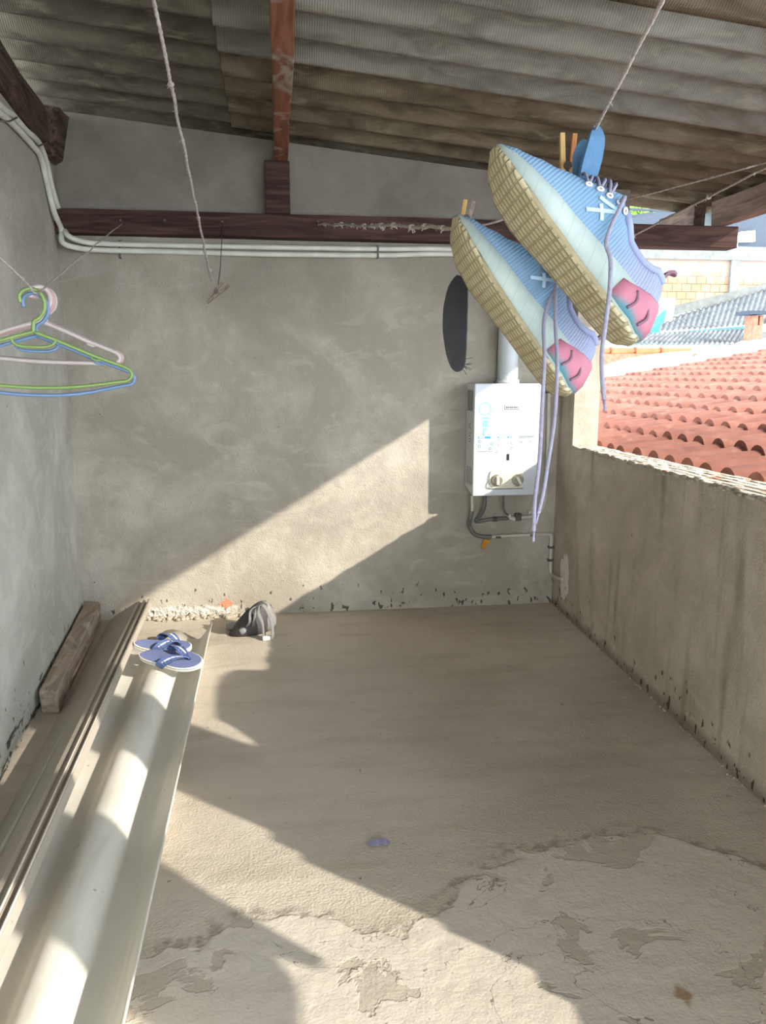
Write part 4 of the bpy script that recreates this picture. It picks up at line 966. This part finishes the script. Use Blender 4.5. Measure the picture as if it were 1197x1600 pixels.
r2 = far_roof(onY(1030, 516, 10.8), onY(1215, 503, 10.8), onY(1036, 500, 12.6), onY(1235, 440, 12.6), 'upper_grey_roof', 'upper old grey corrugated roof sloping up to the right below the brick wall', 22, .016)
p0, p1 = onY(985, 524, 10.9), onY(1180, 508, 10.9)
mb = MB(); mb.hexa([p0 + Vector((0,0,-.09)), p1 + Vector((0,0,-.09)), p1 + Vector((0,.12,-.09)), p0 + Vector((0,.12,-.09)), p0, p1, p1 + Vector((0,.12,0)), p0 + Vector((0,.12,0))]); mb.build('gutter', M['bluep'], r2)
# sloping concrete verge with pale cap
t = thing('verge_wall', onY(1120, 480, 12.8), 'sloping raw concrete verge wall with a pale cap above the upper grey roof', 'wall')
wallp([pz(1030, 505, 12.8), pz(1235, 462, 12.8), pz(1235, 432, 12.8), pz(1197, 443, 12.8), pz(1060, 477, 12.8), pz(1036, 485, 12.8)], 12.8, .2).build('wall_face', M['conc'], t)
wallp([pz(1020, 507, 12.7), pz(1235, 458, 12.7), pz(1235, 451, 12.7), pz(1020, 500, 12.7)], 12.6, .15).build('cap', M['whitep'], t)
# white and blue house corner
t = thing('white_house', onY(1020, 500, 11.8), 'overexposed white house corner with a blue painted edge beside the grey roofs', 'house')
wallp([pz(960, 560, 12), pz(1046, 530, 12), pz(1056, 466, 12), pz(960, 464, 12)], 12, .6).build('wall_face', M['whitep'], t)
wallp([pz(996, 528, 11.85), pz(1035, 518, 11.85), pz(1042, 484, 11.85), pz(1026, 500, 11.85), pz(1000, 516, 11.85)], 11.85, .12).build('blue_edge', M['bluep'], t)
# hollow brick wall with concrete frame
t = thing('brick_wall', onY(1090, 470, 14), 'unplastered orange hollow-brick wall with a concrete column beyond the roofs', 'wall')
wallp([pz(930, 520, 14), pz(1260, 500, 14), pz(1260, 396, 14), pz(930, 396, 14)], 14, .15).build('brickwork', M['brick'], t)
a, b = pz(1136, 500, 13.95), pz(1159, 390, 13.95); wallp([(a[0], a[1]), (b[0], a[1]), (b[0], b[1]), (a[0], b[1])], 13.94, .2).build('column', M['conc'], t)
a, b = pz(930, 402, 13.95), pz(1260, 388, 13.95); wallp([(a[0], a[1]), (b[0]+.3, a[1]), (b[0]+.3, b[1]), (a[0], b[1])], 13.93, .25).build('ring_beam', M['conc'], t)
# chimney
t = thing('brick_chimney', onY(1186, 540, 9.3), 'small brick chimney with a flat slab cap at the right edge', 'chimney')
a, b = onY(1174, 560, 9.3), onY(1193, 493, 9.3); 
mb = MB(); mb.box((a.x, 9.3, a.z-.1), (b.x, 9.5, b.z - .12)); mb.box((a.x, 9.3, b.z-.12), (a.x+.05, 9.5, b.z)); mb.box((b.x-.04, 9.3, b.z-.12), (b.x, 9.5, b.z)); mb.build('stack', M['chim'], t)
a, b = onY(1167, 491, 9.3), onY(1200, 486, 9.3); MB().box((a.x, 9.25, a.z), (b.x, 9.55, b.z)).build('cap_slab', M['greyp'], t)
# rubble wall under the chimney
o = wallp([pz(1160, 560, 9.55), pz(1240, 545, 9.55), pz(1240, 512, 9.55), pz(1176, 522, 9.55), pz(1160, 534, 9.55)], 9.55, .2).build('rough_wall', M['conc']); tag(o, 'rough whitish masonry stub under the small brick chimney', 'wall')
# grey house above with white window surround
t = thing('grey_house', onY(1170, 388, 17), 'dark grey rendered building with a white window bay at the upper right', 'house')
wallp([pz(985, 390, 17), pz(1300, 392, 17), pz(1300, 300, 17), pz(985, 336, 17)], 17, .5).build('wall_face', M['greyp'], t)
wallp([pz(1144, 378, 16.9), pz(1180, 377, 16.9), pz(1180, 360, 16.9), pz(1158, 362, 16.9)], 16.9, .1).build('window_bay', M['whitep'], t)
wallp([pz(1146, 387, 16.9), pz(1152, 387, 16.9), pz(1152, 378, 16.9), pz(1146, 378, 16.9)], 16.88, .1).build('window_post', M['whitep'], t)
wallp([pz(1138, 388.5, 16.9), pz(1260, 391, 16.9), pz(1260, 389, 16.9), pz(1138, 386.5, 16.9)], 16.86, .1).build('sill', M['whitep'], t)
# tree seen through the gap above the beam
t = thing('leafy_tree', onY(1010, 345, 20) - Vector((0, 0, 3)), 'bright green tree glimpsed through the gap between roof and beam', 'tree')
mb = MB()
for i in range(1500):
    c = onY(random.uniform(950, 1070), random.uniform(322, 350), 20 + random.uniform(0, 1.5)) ; d = Vector((random.uniform(-1,1), random.uniform(-1,1), random.uniform(-1,1))).normalized()*.13; e_ = d.orthogonal().normalized()*.05
    mb.add([c-d, c+e_, c+d, c-e_], [(0,1,2,3)])
mb.build('foliage', M['leaf'], t)
b0 = onY(1010, 345, 20.6); MB().tube([Vector((b0.x, b0.y, 0)), b0 - Vector((0,0,.2)), b0 + Vector((.2,0,.3))], [.18,.12,.05], 8).build('trunk', M['bark'], t)
t = thing('roof_poles', onY(1000, 335, 12.5), 'thin dark rails crossing in front of the green tree', 'railing')
for a, b in (((960, 326), (1050, 330)), ((965, 343), (1020, 332)), ((960, 319), (1045, 317))): MB().tube([onY(*a, 12.5), onY(*b, 12.5)], .02, 6).build('rail', M['greyp'], t)

# ------------------------------------------------------------------ unseen shadow casters added beyond the frame by the parapet
X_ = 1.38
o = cloth('shadow_towel', [back(245, 1345, X_), back(330, 1400, X_), back(420, 1452, X_), back(504, 1500, X_), back(500, 1515, X_), back(420, 1490, X_), back(455, 1530, X_), back(466, 1570, X_), back(463, 1620, X_), (.06, .80), (-.02, .92), (-.12, 1.00), (-.16, 1.9), (.33, 1.9), (.335, 1.2)], X_, M['cloth'], 'unseen pale towel over the low ledge, outlined to cast the shadow on the floor', 'towel')
mb = MB()
ol = [back(421, 1048, X_), back(372, 1046, X_), back(352, 1056, X_), back(344, 1078, X_), back(345, 1118, X_), back(378, 1132, X_), back(402, 1146, X_), back(424, 1158, X_)]
ol = [(y, z) for y, z in ol]; zb = ZT + .001
n = len(ol); vs = []; 
pts = [(ol[0][0], zb)] + [(y, max(z, zb + .002)) for y, z in ol] + [(ol[-1][0], zb)]
rings = []
for dx, s in ((-.055, .72), (-.03, .95), (0, 1), (.03, .95), (.055, .72)):
    cyy = sum(p[0] for p in pts)/len(pts); rings.append([Vector((X_+dx, cyy + (y-cyy)*(.9+.1*s), zb + (z-zb)*s)) for y, z in pts])
mb.loft(rings); tag(mb.build('shadow_rug', M['rug']), 'unseen brown rug on the parapet top, shaped to cast the shadow on the floor', 'rug')
